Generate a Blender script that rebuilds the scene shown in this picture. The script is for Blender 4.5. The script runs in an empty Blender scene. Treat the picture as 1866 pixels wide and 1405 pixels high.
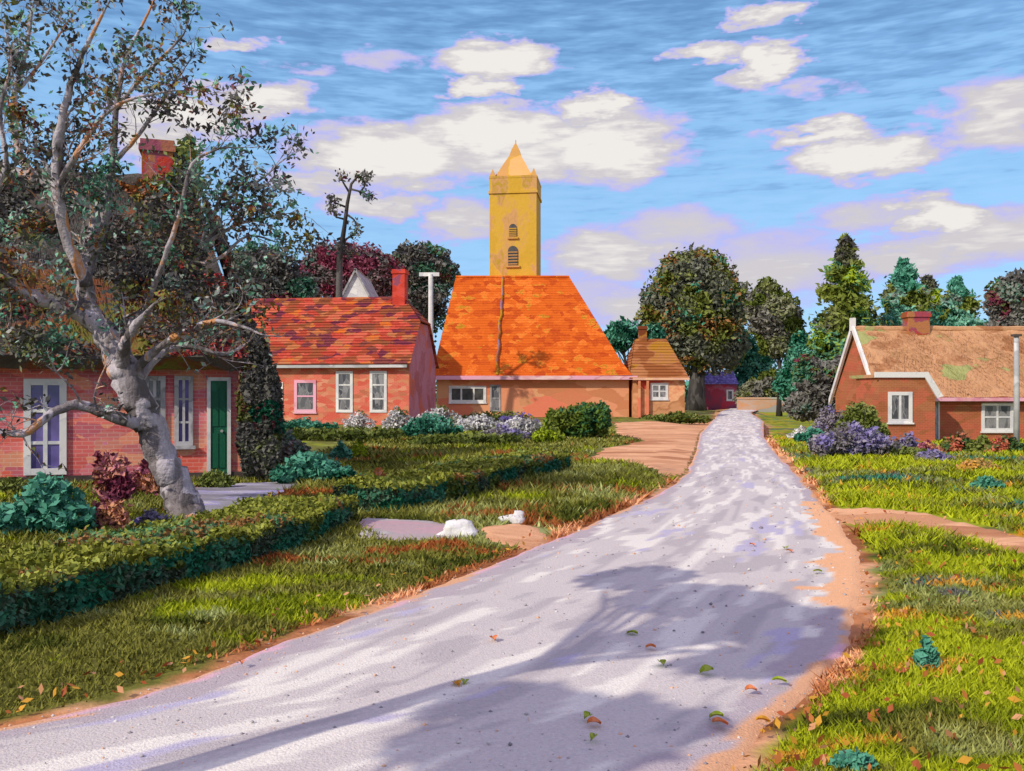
import bpy, math, random
import numpy as np
from mathutils import Vector, Matrix

random.seed(7)
RNG = np.random.RandomState(11)
R = math.radians
scn = bpy.context.scene
COL = scn.collection
# ------------------------------------------------------------------ camera
EYE, HY, HX, F = 1.7, 720.0, 933.0, 1600.0
cam_d = bpy.data.cameras.new('camera')
cam = bpy.data.objects.new('camera', cam_d); COL.objects.link(cam)
cam.location = (0, 0, EYE); cam.rotation_euler = (R(90), 0, 0)
cam_d.sensor_width = 36; cam_d.lens = 36*F/1866
cam_d.shift_y = (HY-702.5)/1866
cam_d.clip_end = 6000; cam_d.clip_start = 0.05
scn.camera = cam

def P(px, py, Y): return Vector(((px-HX)/F*Y, Y, EYE+(HY-py)/F*Y))
def GY(py): return EYE*F/(py-HY)
def G(px, py):
    Y = GY(py); return Vector(((px-HX)/F*Y, Y, 0))
def lin(c):
    c = c/255.0
    return c/12.92 if c <= 0.04045 else ((c+0.055)/1.055)**2.4
def S(r, g, b, k=1.0): return (lin(r)*k, lin(g)*k, lin(b)*k, 1)

# ------------------------------------------------------------------ world: sky with clouds
SUN_AZ, SUN_EL = R(-132), R(35)          # clockwise from +Y : behind the camera, to the left
scn.view_settings.view_transform = 'Standard'
scn.view_settings.look = 'None'
scn.view_settings.exposure = 0.10
scn.view_settings.gamma = 1.0
scn.render.engine = 'CYCLES'
world = bpy.data.worlds.new('World'); scn.world = world
world.use_nodes = True
nt = world.node_tree; N = nt.nodes; L = nt.links
N.clear()
out = N.new('ShaderNodeOutputWorld'); bg = N.new('ShaderNodeBackground')
L.new(bg.outputs[0], out.inputs[0])
sky = N.new('ShaderNodeTexSky'); sky.sky_type = 'NISHITA'; sky.sun_disc = False
sky.sun_elevation = SUN_EL; sky.sun_rotation = SUN_AZ
sky.air_density = 1.0; sky.dust_density = 0.6; sky.ozone_density = 2.0
bg.inputs[1].default_value = 0.115
def M(op, a, b=None, c=None, clamp=False):
    n = N.new('ShaderNodeMath'); n.operation = op; n.use_clamp = clamp
    for i, v in enumerate((a, b, c)):
        if v is None: continue
        if isinstance(v, (int, float)): n.inputs[i].default_value = v
        else: L.new(v, n.inputs[i])
    return n.outputs[0]
tc = N.new('ShaderNodeTexCoord'); sp = N.new('ShaderNodeSeparateXYZ')
L.new(tc.outputs['Generated'], sp.inputs[0])
az = M('ARCTAN2', sp.outputs[0], sp.outputs[1])
hr = M('SQRT', M('ADD', M('MULTIPLY', sp.outputs[0], sp.outputs[0]), M('MULTIPLY', sp.outputs[1], sp.outputs[1])))
el = M('DIVIDE', sp.outputs[2], M('MAXIMUM', hr, 0.05))
cmb = N.new('ShaderNodeCombineXYZ')
L.new(az, cmb.inputs[0]); L.new(el, cmb.inputs[1])
def wnoise(sx, sy, off, detail=3.0, rough=0.5):
    mp = N.new('ShaderNodeMapping'); mp.inputs['Scale'].default_value = (sx, sy, 1); mp.inputs['Location'].default_value = (off, off*.7, 0)
    L.new(cmb.outputs[0], mp.inputs[0])
    n = N.new('ShaderNodeTexNoise'); n.inputs['Scale'].default_value = 1; n.inputs['Detail'].default_value = detail
    n.inputs['Roughness'].default_value = rough
    L.new(mp.outputs[0], n.inputs['Vector']); return n.outputs['Fac']
wa = M('MULTIPLY', M('SUBTRACT', wnoise(16, 34, 1.3, 4, .6), .5), .16)
wb = M('MULTIPLY', M('SUBTRACT', wnoise(14, 40, 7.7, 4, .6), .5), .06)
azw = M('ADD', az, wa); elw = M('ADD', el, wb)
CLOUDS = [  # px, py, rx, ry, strength
 (905,105,115,38,1),(880,160,60,22,.9),(715,285,175,56,1),(900,240,175,46,1),(1105,270,145,62,1),(1085,195,70,28,1),
 (960,290,190,40,.75),
 (1295,95,75,20,.9),(1400,115,70,34,1),(1395,25,60,22,.8),(1500,245,100,20,.9),(1585,285,120,38,1),
 (1815,205,85,60,.72),(1720,388,90,30,1),(1790,430,130,50,.65),(470,180,85,30,.9),(340,215,110,32,.9),(290,265,60,40,.7),
 (435,78,50,14,.65),(1110,465,120,52,.68),(660,372,100,30,.7),(850,395,90,35,.62),(1240,420,130,36,.5),(1400,490,190,62,.5),(1300,520,150,40,.36),(1040,540,140,34,.4),
 (560,330,80,20,.6),(1650,470,160,30,.55),(1200,560,160,40,.55),(1560,400,90,25,.5),(1480,160,60,18,.45),(700,110,60,16,.4),(560,130,50,14,.4)]
cl = None
for px, py, rx, ry, s in CLOUDS:
    a = math.atan((px-HX)/F); v = (HY-py)/F*math.cos(a)
    dx = M('DIVIDE', M('SUBTRACT', azw, a), rx/F*1.12); dy = M('DIVIDE', M('SUBTRACT', elw, v), ry/F*1.15)
    d2 = M('ADD', M('MULTIPLY', dx, dx), M('MULTIPLY', dy, dy))
    m = M('MULTIPLY', M('SUBTRACT', 1.12, d2, clamp=False), s)
    cl = m if cl is None else M('MAXIMUM', cl, m)
# clouds elsewhere in the sky, so that it looks right in every direction; cover raised to add fill light
away = M('GREATER_THAN', M('ABSOLUTE', az), .62)
other = M('MULTIPLY', M('SUBTRACT', wnoise(3, 7, 3.1, 4, .55), .42), 5)
cl = M('MAXIMUM', cl, M('MULTIPLY', other, away))
def ramp(fac, stops, interp='LINEAR'):
    r = N.new('ShaderNodeValToRGB'); r.color_ramp.interpolation = interp
    e = r.color_ramp.elements
    while len(e) < len(stops): e.new(0.5)
    for k, (p, c) in enumerate(stops): e[k].position = p; e[k].color = c
    L.new(fac, r.inputs[0]); return r.outputs[0]
def mixc(f, a, b, mode='MIX'):
    n = N.new('ShaderNodeMix'); n.data_type = 'RGBA'; n.blend_type = mode
    for idx, v in ((0, f), (6, a), (7, b)):
        if isinstance(v, (int, float)): n.inputs[idx].default_value = v
        elif isinstance(v, tuple): n.inputs[idx].default_value = v
        else: L.new(v, n.inputs[idx])
    return n.outputs[2]
KS = 1/(0.115*1.03)
def SS(r, g, b): 
    c = S(r, g, b); return (c[0]*KS, c[1]*KS, c[2]*KS, 1)
# long horizontal streaks of lighter and deeper blue
st = wnoise(12, 75, 2.2, 3, .6); st2 = wnoise(26, 150, 9.2, 2, .6)
stv = M('ADD', M('MULTIPLY', st, .65), M('MULTIPLY', st2, .35))
hi = M('ADD', stv, M('MULTIPLY', M('SUBTRACT', el, .22), 1.05))
blue = ramp(hi, [(0.40, S(150,206,250)), (0.56, S(140,198,244)), (0.66, S(116,174,224)), (0.80, S(88,146,196))])
high = M('MULTIPLY', M('SUBTRACT', el, .62), 1.6, clamp=True)      # lilac dome added above the frame, lavender fill for the shadows
blue = mixc(high, blue, S(200,172,255))
blue = mixc(1.0, blue, (KS, KS, KS, 1), 'MULTIPLY')
base = mixc(0.25, blue, mixc(1.0, sky.outputs[0], (1.1, 1.2, 1.25, 1), 'MULTIPLY'))
lavf = M('MULTIPLY', M('SUBTRACT', cl, -0.03), 2.8, clamp=True)
col = mixc(M('MULTIPLY', lavf, .9), base, SS(190,184,244))
greyf = M('MULTIPLY', M('SUBTRACT', cl, 0.25), 3.2, clamp=True)
col = mixc(greyf, col, SS(206,202,206))
whf = M('MULTIPLY', M('SUBTRACT', M('ADD', cl, M('MULTIPLY', M('SUBTRACT', st2, .5), .7)), 0.60), 3.2, clamp=True)
col = mixc(whf, col, SS(236,232,228))
L.new(col, bg.inputs[0])

# ------------------------------------------------------------------ sun
sd = bpy.data.lights.new('sun', 'SUN'); sd.energy = 3.25; sd.angle = R(0.5); sd.color = (1.0, 0.91, 0.74)
sun = bpy.data.objects.new('sun', sd); COL.objects.link(sun)
SV = Vector((math.sin(SUN_AZ)*math.cos(SUN_EL), math.cos(SUN_AZ)*math.cos(SUN_EL), math.sin(SUN_EL)))
sun.rotation_euler = SV.to_track_quat('Z', 'Y').to_euler()
sun.location = (20, -20, 30)

# ------------------------------------------------------------------ helpers
def tag(o, label=None, cat=None, group=None, kind=None):
    if label: o['label'] = label
    if cat: o['category'] = cat
    if group: o['group'] = group
    if kind: o['kind'] = kind
    return o
def empty(name, loc, label, cat, group=None, rz=0):
    o = bpy.data.objects.new(name, None); COL.objects.link(o)
    o.location = loc; o.rotation_euler = (0, 0, rz); o.empty_display_size = .3
    return tag(o, label, cat, group)

class MB:
    def __init__(s): s.v = []; s.f = []
    def add(s, vs, fs):
        b = len(s.v); s.v += [tuple(v) for v in vs]; s.f += [tuple(b+i for i in f) for f in fs]
    def box(s, x0, x1, y0, y1, z0, z1):
        s.add([(x0,y0,z0),(x1,y0,z0),(x1,y1,z0),(x0,y1,z0),(x0,y0,z1),(x1,y0,z1),(x1,y1,z1),(x0,y1,z1)],
              [(0,3,2,1),(4,5,6,7),(0,1,5,4),(1,2,6,5),(2,3,7,6),(3,0,4,7)])
    def prism(s, poly, y0, y1):        # poly in (x,z), extruded along y
        n = len(poly)
        s.add([(x,y0,z) for x, z in poly]+[(x,y1,z) for x, z in poly],
              [tuple(range(n)), tuple(range(2*n-1, n-1, -1))]+[(i, i+n, (i+1) % n+n, (i+1) % n) for i in range(n)])
    def prismx(s, poly, x0, x1):       # poly in (y,z), extruded along x
        n = len(poly)
        s.add([(x0,y,z) for y, z in poly]+[(x1,y,z) for y, z in poly],
              [tuple(range(n-1,-1,-1)), tuple(range(n, 2*n))]+[(i, (i+1) % n, (i+1) % n+n, i+n) for i in range(n)])
    def tube(s, pts, rad, n=8, lump=0.0, cap=True):
        pts = [Vector(p) for p in pts]; b = len(s.v); m = len(pts)
        up = Vector((0.31, 0.9, 0.2)).normalized()
        for i, p in enumerate(pts):
            d = (pts[min(i+1, m-1)]-pts[max(i-1, 0)])
            if d.length < 1e-6: d = Vector((0, 0, 1))
            d.normalize()
            a = d.cross(up)
            if a.length < .05: a = d.cross(Vector((1, 0, 0)))
            a.normalize(); c = d.cross(a)
            for k in range(n):
                t = 2*math.pi*k/n; r = rad[i]*(1+lump*random.uniform(-1, 1))
                s.v.append(tuple(p+(a*math.cos(t)+c*math.sin(t))*r))
        for i in range(m-1):
            for k in range(n):
                k2 = (k+1) % n
                s.f.append((b+i*n+k, b+i*n+k2, b+(i+1)*n+k2, b+(i+1)*n+k))
        if cap:
            s.f.append(tuple(b+k for k in range(n-1, -1, -1))); s.f.append(tuple(b+(m-1)*n+k for k in range(n)))
    def slab(s, a, b, c, d, t):        # quad a b c d (eave left, eave right, ridge right, ridge left), thickness t downwards
        q = [Vector(x) for x in (a, b, c, d)]
        nrm = (q[1]-q[0]).cross(q[3]-q[0])
        if nrm.length < 1e-9: nrm = (q[1]-q[0]).cross(q[2]-q[0])
        nrm.normalize()
        if nrm.z < 0: nrm = -nrm
        lo = [x-nrm*t for x in q]
        s.add(q+lo, [(0,1,2,3),(7,6,5,4),(0,4,5,1),(1,5,6,2),(2,6,7,3),(3,7,4,0)])
    def courses(s, a, b, c, d, n, t=0.05):   # overlapping tile courses up the slope
        a, b, c, d = [Vector(x) for x in (a, b, c, d)]
        nrm = (b-a).cross(d-a); nrm.normalize()
        if nrm.z < 0: nrm = -nrm
        for i in range(n):
            t0, t1 = i/n, min(1.0, (i+1.25)/n)
            p, q = a.lerp(d, t0), b.lerp(c, t0); r, u = b.lerp(c, t1), a.lerp(d, t1)
            s.add([p+nrm*t, q+nrm*t, r, u, p-nrm*t*.3, q-nrm*t*.3], [(0,1,2,3),(4,5,1,0)])
    def build(s, name, mat, parent=None, smooth=False, loc=None):
        me = bpy.data.meshes.new(name); me.from_pydata(s.v, [], s.f); me.validate(); me.update()
        me.materials.append(mat)
        if smooth: me.polygons.foreach_set('use_smooth', [True]*len(me.polygons))
        o = bpy.data.objects.new(name, me); COL.objects.link(o)
        if parent: o.parent = parent
        if loc is not None: o.location = loc
        return o

def np_mesh(name, V, Fc, k, mat, parent=None, colors=None, smooth=False):
    """V (n,3), Fc (m,k) faces all of k corners; colors per vertex (n,3)"""
    me = bpy.data.meshes.new(name)
    me.vertices.add(len(V)); me.vertices.foreach_set('co', np.asarray(V, dtype=np.float32).ravel())
    m = len(Fc)
    me.loops.add(m*k); me.loops.foreach_set('vertex_index', np.asarray(Fc, dtype=np.int32).ravel())
    me.polygons.add(m); me.polygons.foreach_set('loop_start', np.arange(0, m*k, k, dtype=np.int32))
    me.polygons.foreach_set('loop_total', np.full(m, k, dtype=np.int32))
    if smooth: me.polygons.foreach_set('use_smooth', np.ones(m, dtype=bool))
    if colors is not None:
        ca = me.color_attributes.new('tint', 'FLOAT_COLOR', 'POINT')
        cc = np.ones((len(V), 4), dtype=np.float32); cc[:, :3] = colors
        ca.data.foreach_set('color', cc.ravel())
    me.update(calc_edges=True); me.validate()
    me.materials.append(mat)
    o = bpy.data.objects.new(name, me); COL.objects.link(o)
    if parent: o.parent = parent
    return o

# value noise in numpy
_tab = RNG.rand(256, 256)
def vn(x, y, sx=1.0, sy=1.0, off=0):
    x = np.asarray(x, float)*sx+off*17.3+1000; y = np.asarray(y, float)*sy+off*9.1+1000
    xi = np.floor(x).astype(int); yi = np.floor(y).astype(int); fx = x-xi; fy = y-yi
    fx = fx*fx*(3-2*fx); fy = fy*fy*(3-2*fy)
    g = lambda i, j: _tab[i & 255, j & 255]
    return (g(xi, yi)*(1-fx)+g(xi+1, yi)*fx)*(1-fy)+(g(xi, yi+1)*(1-fx)+g(xi+1, yi+1)*fx)*fy
def fbm(x, y, s, off=0, o=3):
    t = 0; a = .5; n = 0
    for k in range(o):
        t = t+a*vn(x, y, s*2**k, s*2**k, off+k); n += a; a *= .5
    return t/n
def smooth(a, b, x):
    t = np.clip((np.asarray(x, float)-a)/(b-a), 0, 1); return t*t*(3-2*t)

# ------------------------------------------------------------------ materials
def newmat(name):
    m = bpy.data.materials.new(name); m.use_nodes = True
    n = m.node_tree.nodes; l = m.node_tree.links
    return m, n, l, n['Principled BSDF']
def vec_scaled(n, l, src, sc, distort=0.0, dscale=1.0):
    mp = n.new('ShaderNodeMapping'); mp.inputs['Scale'].default_value = sc
    l.new(src, mp.inputs[0]); v = mp.outputs[0]
    if distort:
        nz = n.new('ShaderNodeTexNoise'); nz.inputs['Scale'].default_value = dscale; nz.inputs['Detail'].default_value = 2
        l.new(v, nz.inputs['Vector'])
        a = n.new('ShaderNodeVectorMath'); a.operation = 'MULTIPLY_ADD'
        l.new(nz.outputs['Color'], a.inputs[0]); a.inputs[1].default_value = (distort,)*3; l.new(v, a.inputs[2])
        v = a.outputs[0]
    return v
def patch(name, cols, sc=(1, 1, 1), distort=.6, rough=.85, bump=.25, bscale=12, interp='LINEAR', fine=.35, spec=.3, soft=True, transl=0.0):
    """patchy stroke-like colouring: cells stretched by sc, colours picked by weight; cols = [(weight, colour)]"""
    m, n, l, b = newmat(name)
    t = n.new('ShaderNodeTexCoord')
    v = vec_scaled(n, l, t.outputs['Object'], sc, distort, 1.5)
    vo = n.new('ShaderNodeTexVoronoi'); vo.inputs['Scale'].default_value = 1.0; vo.feature = 'SMOOTH_F1' if soft else 'F1'
    if soft: vo.inputs['Smoothness'].default_value = .25
    l.new(v, vo.inputs['Vector'])
    se = n.new('ShaderNodeSeparateColor'); l.new(vo.outputs['Color'], se.inputs[0])
    nz = n.new('ShaderNodeTexNoise'); nz.inputs['Scale'].default_value = 5; nz.inputs['Detail'].default_value = 4; l.new(v, nz.inputs['Vector'])
    ma = n.new('ShaderNodeMath'); ma.operation = 'MULTIPLY_ADD'; l.new(nz.outputs['Fac'], ma.inputs[0]); ma.inputs[1].default_value = fine
    sub = n.new('ShaderNodeMath'); sub.operation = 'SUBTRACT'; l.new(se.outputs[0], sub.inputs[0]); sub.inputs[1].default_value = fine/2
    l.new(sub.outputs[0], ma.inputs[2])
    r = n.new('ShaderNodeValToRGB'); r.color_ramp.interpolation = interp
    tot = sum(w for w, _ in cols); e = r.color_ramp.elements
    while len(e) < len(cols): e.new(.5)
    acc = 0
    for k, (w, c) in enumerate(cols):
        e[k].position = (acc+(w/2 if interp == 'LINEAR' else 0))/tot; e[k].color = c; acc += w
    l.new(ma.outputs[0], r.inputs[0]); l.new(r.outputs[0], b.inputs['Base Color'])
    b.inputs['Roughness'].default_value = rough; b.inputs['Specular IOR Level'].default_value = spec
    if bump:
        nb = n.new('ShaderNodeTexNoise'); nb.inputs['Scale'].default_value = bscale; nb.inputs['Detail'].default_value = 5
        l.new(t.outputs['Object'], nb.inputs['Vector'])
        bp = n.new('ShaderNodeBump'); bp.inputs['Strength'].default_value = bump; bp.inputs['Distance'].default_value = .05
        l.new(nb.outputs['Fac'], bp.inputs['Height']); l.new(bp.outputs[0], b.inputs['Normal'])
    if transl:
        b.inputs['Subsurface Weight'].default_value = 0
    return m
def vcol(name, rough=.9, fine=.5, fscale=30, bump=.3, bscale=60, spec=.2, bdist=.02):
    """base colour from the mesh's own tint, broken up by fine procedural noise"""
    m, n, l, b = newmat(name)
    at = n.new('ShaderNodeAttribute'); at.attribute_name = 'tint'
    ge = n.new('ShaderNodeNewGeometry')
    nz = n.new('ShaderNodeTexNoise'); nz.inputs['Scale'].default_value = fscale; nz.inputs['Detail'].default_value = 5; nz.inputs['Roughness'].default_value = .65
    l.new(ge.outputs['Position'], nz.inputs['Vector'])
    mr = n.new('ShaderNodeMapRange'); mr.inputs[1].default_value = .3; mr.inputs[2].default_value = .7
    mr.inputs[3].default_value = 1-fine*.5; mr.inputs[4].default_value = 1+fine*.5
    l.new(nz.outputs['Fac'], mr.inputs[0])
    mx = n.new('ShaderNodeVectorMath'); mx.operation = 'SCALE'; l.new(at.outputs['Color'], mx.inputs[0]); l.new(mr.outputs[0], mx.inputs['Scale'])
    l.new(mx.outputs[0], b.inputs['Base Color'])
    b.inputs['Roughness'].default_value = rough; b.inputs['Specular IOR Level'].default_value = spec
    if bump:
        nb = n.new('ShaderNodeTexNoise'); nb.inputs['Scale'].default_value = bscale; nb.inputs['Detail'].default_value = 4
        l.new(ge.outputs['Position'], nb.inputs['Vector'])
        bp = n.new('ShaderNodeBump'); bp.inputs['Strength'].default_value = bump; bp.inputs['Distance'].default_value = bdist
        l.new(nb.outputs['Fac'], bp.inputs['Height']); l.new(bp.outputs[0], b.inputs['Normal'])
    return m
def brick(name, c1, c2, mortar, extra, bw=.22, bh=.075, patchsc=1.2, pf=.5):
    m, n, l, b = newmat(name)
    t = n.new('ShaderNodeTexCoord'); s = n.new('ShaderNodeSeparateXYZ'); l.new(t.outputs['Object'], s.inputs[0])
    ad = n.new('ShaderNodeMath'); ad.operation = 'ADD'; l.new(s.outputs[0], ad.inputs[0]); l.new(s.outputs[1], ad.inputs[1])
    c = n.new('ShaderNodeCombineXYZ'); l.new(ad.outputs[0], c.inputs[0]); l.new(s.outputs[2], c.inputs[1])
    br = n.new('ShaderNodeTexBrick'); l.new(c.outputs[0], br.inputs['Vector'])
    br.inputs['Color1'].default_value = c1; br.inputs['Color2'].default_value = c2; br.inputs['Mortar'].default_value = mortar
    br.inputs['Scale'].default_value = 1; br.inputs['Brick Width'].default_value = bw; br.inputs['Row Height'].default_value = bh
    br.inputs['Mortar Size'].default_value = .009; br.inputs['Bias'].default_value = 0
    v = vec_scaled(n, l, t.outputs['Object'], (patchsc, patchsc, patchsc*2.2), .7, 1.5)
    vo = n.new('ShaderNodeTexVoronoi'); l.new(v, vo.inputs['Vector']); vo.inputs['Scale'].default_value = 1
    se = n.new('ShaderNodeSeparateColor'); l.new(vo.outputs['Color'], se.inputs[0])
    r = n.new('ShaderNodeValToRGB'); e = r.color_ramp.elements
    while len(e) < len(extra): e.new(.5)
    for k, cc in enumerate(extra): e[k].position = (k+.5)/len(extra); e[k].color = cc
    l.new(se.outputs[0], r.inputs[0])
    mx = n.new('ShaderNodeMix'); mx.data_type = 'RGBA'; mx.inputs[0].default_value = pf
    l.new(br.outputs['Color'], mx.inputs[6]); l.new(r.outputs[0], mx.inputs[7]); l.new(mx.outputs[2], b.inputs['Base Color'])
    b.inputs['Roughness'].default_value = .9; b.inputs['Specular IOR Level'].default_value = .2
    bp = n.new('ShaderNodeBump'); bp.inputs['Strength'].default_value = .5; bp.inputs['Distance'].default_value = .01; bp.invert = True
    l.new(br.outputs['Fac'], bp.inputs['Height']); l.new(bp.outputs[0], b.inputs['Normal'])
    return m

M_brick_cott = brick('cottage brick', S(236,112,92), S(214,88,72), S(232,180,164), [S(170,88,112), S(228,104,88), S(206,136,158), S(244,132,120), S(226,176,138), S(184,104,128)], patchsc=2.0, pf=.62)
M_brick_red = brick('red brick', S(214,96,78), S(196,82,66), S(214,150,120), [S(214,88,74), S(208,150,108), S(240,124,108), S(176,112,80), S(232,176,140), S(216,92,76)], patchsc=2.2, pf=.6)
M_brick_church = brick('pale rendered brick', S(222,140,100), S(214,120,88), S(230,180,140), [S(214,150,104), S(238,180,132), S(244,124,98), S(206,130,86)], patchsc=.45, pf=.65)
M_brick_brown = brick('brown brick', S(164,96,62), S(150,80,54), S(186,130,96), [S(158,92,50), S(186,124,82), S(196,96,74), S(214,104,80), S(170,100,70)], patchsc=1.6)
M_gable = patch('shade-tinted gable wall', [(1, S(186,112,128)), (2, S(196,126,142)), (1, S(170,92,100)), (1, S(206,104,84))], (1.2,1.2,.9), .9, fine=.5, soft=False)  # mauve shade of the gable end is put into its base colour
M_tile_mott = patch('mottled clay tiles', [(1.8, S(112,40,62)), (3.6, S(140,80,42)), (1.8, S(176,58,42)), (2.4, S(206,90,70)), (1.6, S(170,114,72)), (.4, S(212,104,24))], (1.5, 1.5, 3.6), 1.1, fine=.5, bump=.5, bscale=5, soft=False)
M_tile_orange = patch('orange clay tiles', [(.7, S(184,70,6)), (4, S(206,92,12)), (3, S(212,98,16)), (.5, S(236,128,46)), (.25, S(172,124,16))], (1.6,1.6,2.6), .9, fine=.8, bump=.6, bscale=4, soft=False)
M_tile_brown = patch('brown clay tiles', [(3, S(146,84,40)), (2, S(176,116,72)), (1, S(170,120,14)), (1, S(120,60,30))], (.5,.5,.9), .8, fine=.5)
M_thatch_dark = patch('old dark thatch', [(4.2, S(66,60,56)), (2.4, S(90,84,78)), (2.6, S(120,66,36)), (1.6, S(100,110,40)), (.5, S(112,42,64)), (1, S(124,74,42))], (.7, .7, 1.2), 1.0, fine=.5, bump=.9, bscale=14)
M_thatch_tan = patch('tan thatch', [(2, S(164,112,74)), (4, S(200,152,112)), (3, S(196,148,108)), (1, S(174,128,88)), (2.2, S(162,164,104))], (.6,.6,1.2), 1.1, fine=.6, bump=.7, bscale=9)
M_tower = patch('ochre plaster', [(3, S(208,164,54)), (3, S(214,170,60)), (1.6, S(206,154,104)), (.3, S(186,150,50))], (.9,.9,.55), .8, fine=.6, bump=.6, bscale=3)
M_cap = M_spire = patch('tower cap plaster', [(2, S(204,152,90)), (3, S(204,158,50)), (1, S(226,172,110))], (.4,.4,.4), .7, fine=.3)
M_white = patch('white painted wood', [(3, S(226,224,222)), (1, S(206,206,210)), (1, S(238,236,232))], (2,2,2), .5, bump=.1)
M_pinkwhite = patch('weathered pinkish board', [(2, S(238,172,196)), (2, S(226,176,190)), (1, S(214,140,160)), (1, S(240,206,200))], (.3,1,1), .5, bump=.1)
M_greyboard = patch('weathered grey board', [(2, S(190,190,190)), (2, S(160,160,162)), (1, S(212,210,210))], (.5,1,1), .5, bump=.1)
M_green = patch('dark green paint', [(3, S(20,92,66)), (1, S(40,112,86))], (3,3,1.5), .5, rough=.5, bump=.15)
M_greylt = patch('faded grey paint', [(2, S(164,164,164)), (1, S(140,136,140)), (1, S(186,184,188))], (3,3,2), .5, bump=.15)
M_purple = patch('faded violet paint', [(2, S(128,116,184)), (1, S(96,84,150)), (1, S(160,148,220))], (4,4,3), .5, bump=.1)
M_darkwood = patch('dark wood', [(1, S(70,62,58)), (1, S(96,86,80))], (2,2,6), .5)
def glass(name, c, rough=.12):
    m, n, l, b = newmat(name)
    t = n.new('ShaderNodeTexCoord'); nz = n.new('ShaderNodeTexNoise'); nz.inputs['Scale'].default_value = 1.8
    l.new(t.outputs['Object'], nz.inputs['Vector'])
    r = n.new('ShaderNodeValToRGB'); r.color_ramp.elements[0].color = tuple(x*.5 for x in c[:3])+(1,); r.color_ramp.elements[1].color = tuple(x*1.5 for x in c[:3])+(1,)
    r.color_ramp.elements[0].position = .35; r.color_ramp.elements[1].position = .65
    l.new(nz.outputs['Fac'], r.inputs[0]); l.new(r.outputs[0], b.inputs['Base Color'])
    b.inputs['Roughness'].default_value = rough; b.inputs['Specular IOR Level'].default_value = .6
    return m
M_glass = glass('window glass', S(92,92,98))
M_glass_c = patch('curtained pane', [(2, S(96,96,100)), (1.4, S(150,148,150)), (1, S(70,70,76))], (4,4,1.6), .4, rough=.15, bump=0, spec=.6)
M_glass_v = glass('violet curtained glass', S(100,90,150))
M_glass_d = glass('dark opening', S(66,64,62), .5)
M_bark = patch('grey bark', [(2, S(96,90,90)), (3, S(132,124,128)), (3, S(166,160,166)), (1.6, S(190,182,192)), (2.4, S(196,138,90))], (6,6,1.6), .9, fine=.6, bump=.6, bscale=22)
M_bark_dark = patch('dark bark', [(2, S(52,48,48)), (2, S(72,68,66)), (1, S(96,92,90))], (2,2,.7), .9, bump=.8, bscale=8)
M_stone = patch('white stone', [(2, S(232,230,228)), (1, S(204,202,206))], (4,4,4), .6, bump=.5, bscale=14)
M_slab = patch('pink grey paving', [(1.3, S(196,158,164)), (3, S(168,162,160)), (1, S(194,186,184))], (1.5,3,1), .6, bump=.3)
M_path = patch('grey path gravel', [(2, S(136,132,140)), (3, S(164,162,168)), (1, S(160,150,205)), (1, S(190,188,192))], (1.2,2.5,1), .8, bump=.6, bscale=40)
M_sand = patch('orange sand', [(2, S(208,150,106)), (4, S(238,182,136)), (1, S(184,122,80))], (.5,1.2,1), .9, bump=.5, bscale=30)
M_ground = vcol('soil and turf', fine=.5, fscale=9, bump=.5, bscale=30)
M_blade = vcol('grass blades', rough=.75, fine=.3, fscale=14, bump=0)
M_road = vcol('chalky gravel road', fine=.22, fscale=45, bump=.75, bscale=75, rough=.95, bdist=.012)
def leafmat(name, cols, sc=1.2, fine=.7): return patch(name, cols, (sc, sc, sc*1.3), .9, rough=.7, bump=0, fine=fine, spec=.25, soft=False)
DG = S(84,82,80); MG = S(122,120,116); OL = S(96,108,40); DO = S(62,76,14); BR = S(146,84,40); TE = S(20,88,64); TM = S(54,122,98); TL = S(118,184,160); CR = S(112,42,66); LG = S(160,160,158)
M_lf_hero = leafmat('hero leaves', [(4, S(70,68,68)), (3.5, S(104,102,100)), (1.1, S(112,122,48)), (.7, BR), (.5, CR), (2.4, S(60,132,104)), (.9, S(140,196,170)), (1.0, LG)], 2.2)
M_lf_big = leafmat('dark round crown leaves', [(4, S(98,102,84)), (2, S(122,124,112)), (4, S(128,138,60)), (1, S(98,110,36)), (1.8, S(176,108,66)), (1.2, S(60,136,108))], .45)
M_lf_mid = leafmat('olive crown leaves', [(2, S(100,98,94)), (3, S(134,132,122)), (3, S(124,134,60)), (1, S(84,98,30))], .4)
M_lf_conif = leafmat('conifer needles', [(1, DG), (5, S(130,142,58)), (1, S(80,94,20)), (1, S(84,152,128)), (.8, S(150,170,30))], .45)
M_lf_teal = leafmat('teal leaves', [(2, TE), (3, TM), (3, S(84,152,128)), (1.4, TL)], .8)
M_lf_tealdk = leafmat('blue green conifer', [(3, S(92,160,138)), (1, S(50,124,98)), (2.4, S(126,190,166)), (1, MG), (1.8, S(116,128,50))], .5)
M_lf_crim = leafmat('crimson leaves', [(3, S(130,50,74)), (2, S(158,86,110)), (1.5, S(96,92,90)), (2, S(130,126,122))], .5)
M_lf_dark = leafmat('dark leaves', [(5, S(96,94,90)), (4, S(130,128,122)), (1.2, S(50,122,96)), (1.2, OL), (.5, CR)], .6)
M_lf_ivy = leafmat('ivy leaves', [(6, S(74,74,68)), (4, S(104,102,98)), (2.4, OL), (.8, CR), (.7, TE)], 1.3)
M_lf_roof = leafmat('roof creeper leaves', [(5, S(76,72,68)), (3, S(100,98,92)), (3.2, S(160,90,46)), (1.8, S(104,114,44)), (1.4, S(136,54,76)), (1.2, S(190,66,48)), (1, TE)], .8)
M_lf_olive = leafmat('olive shrub leaves', [(1, DO), (5, OL), (2, S(132,142,74))], 1.0)
M_lf_hedge = leafmat('clipped hedge leaves', [(3, OL), (1.6, S(106,128,20)), (2.4, TE), (1, DO)], .7)
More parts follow.
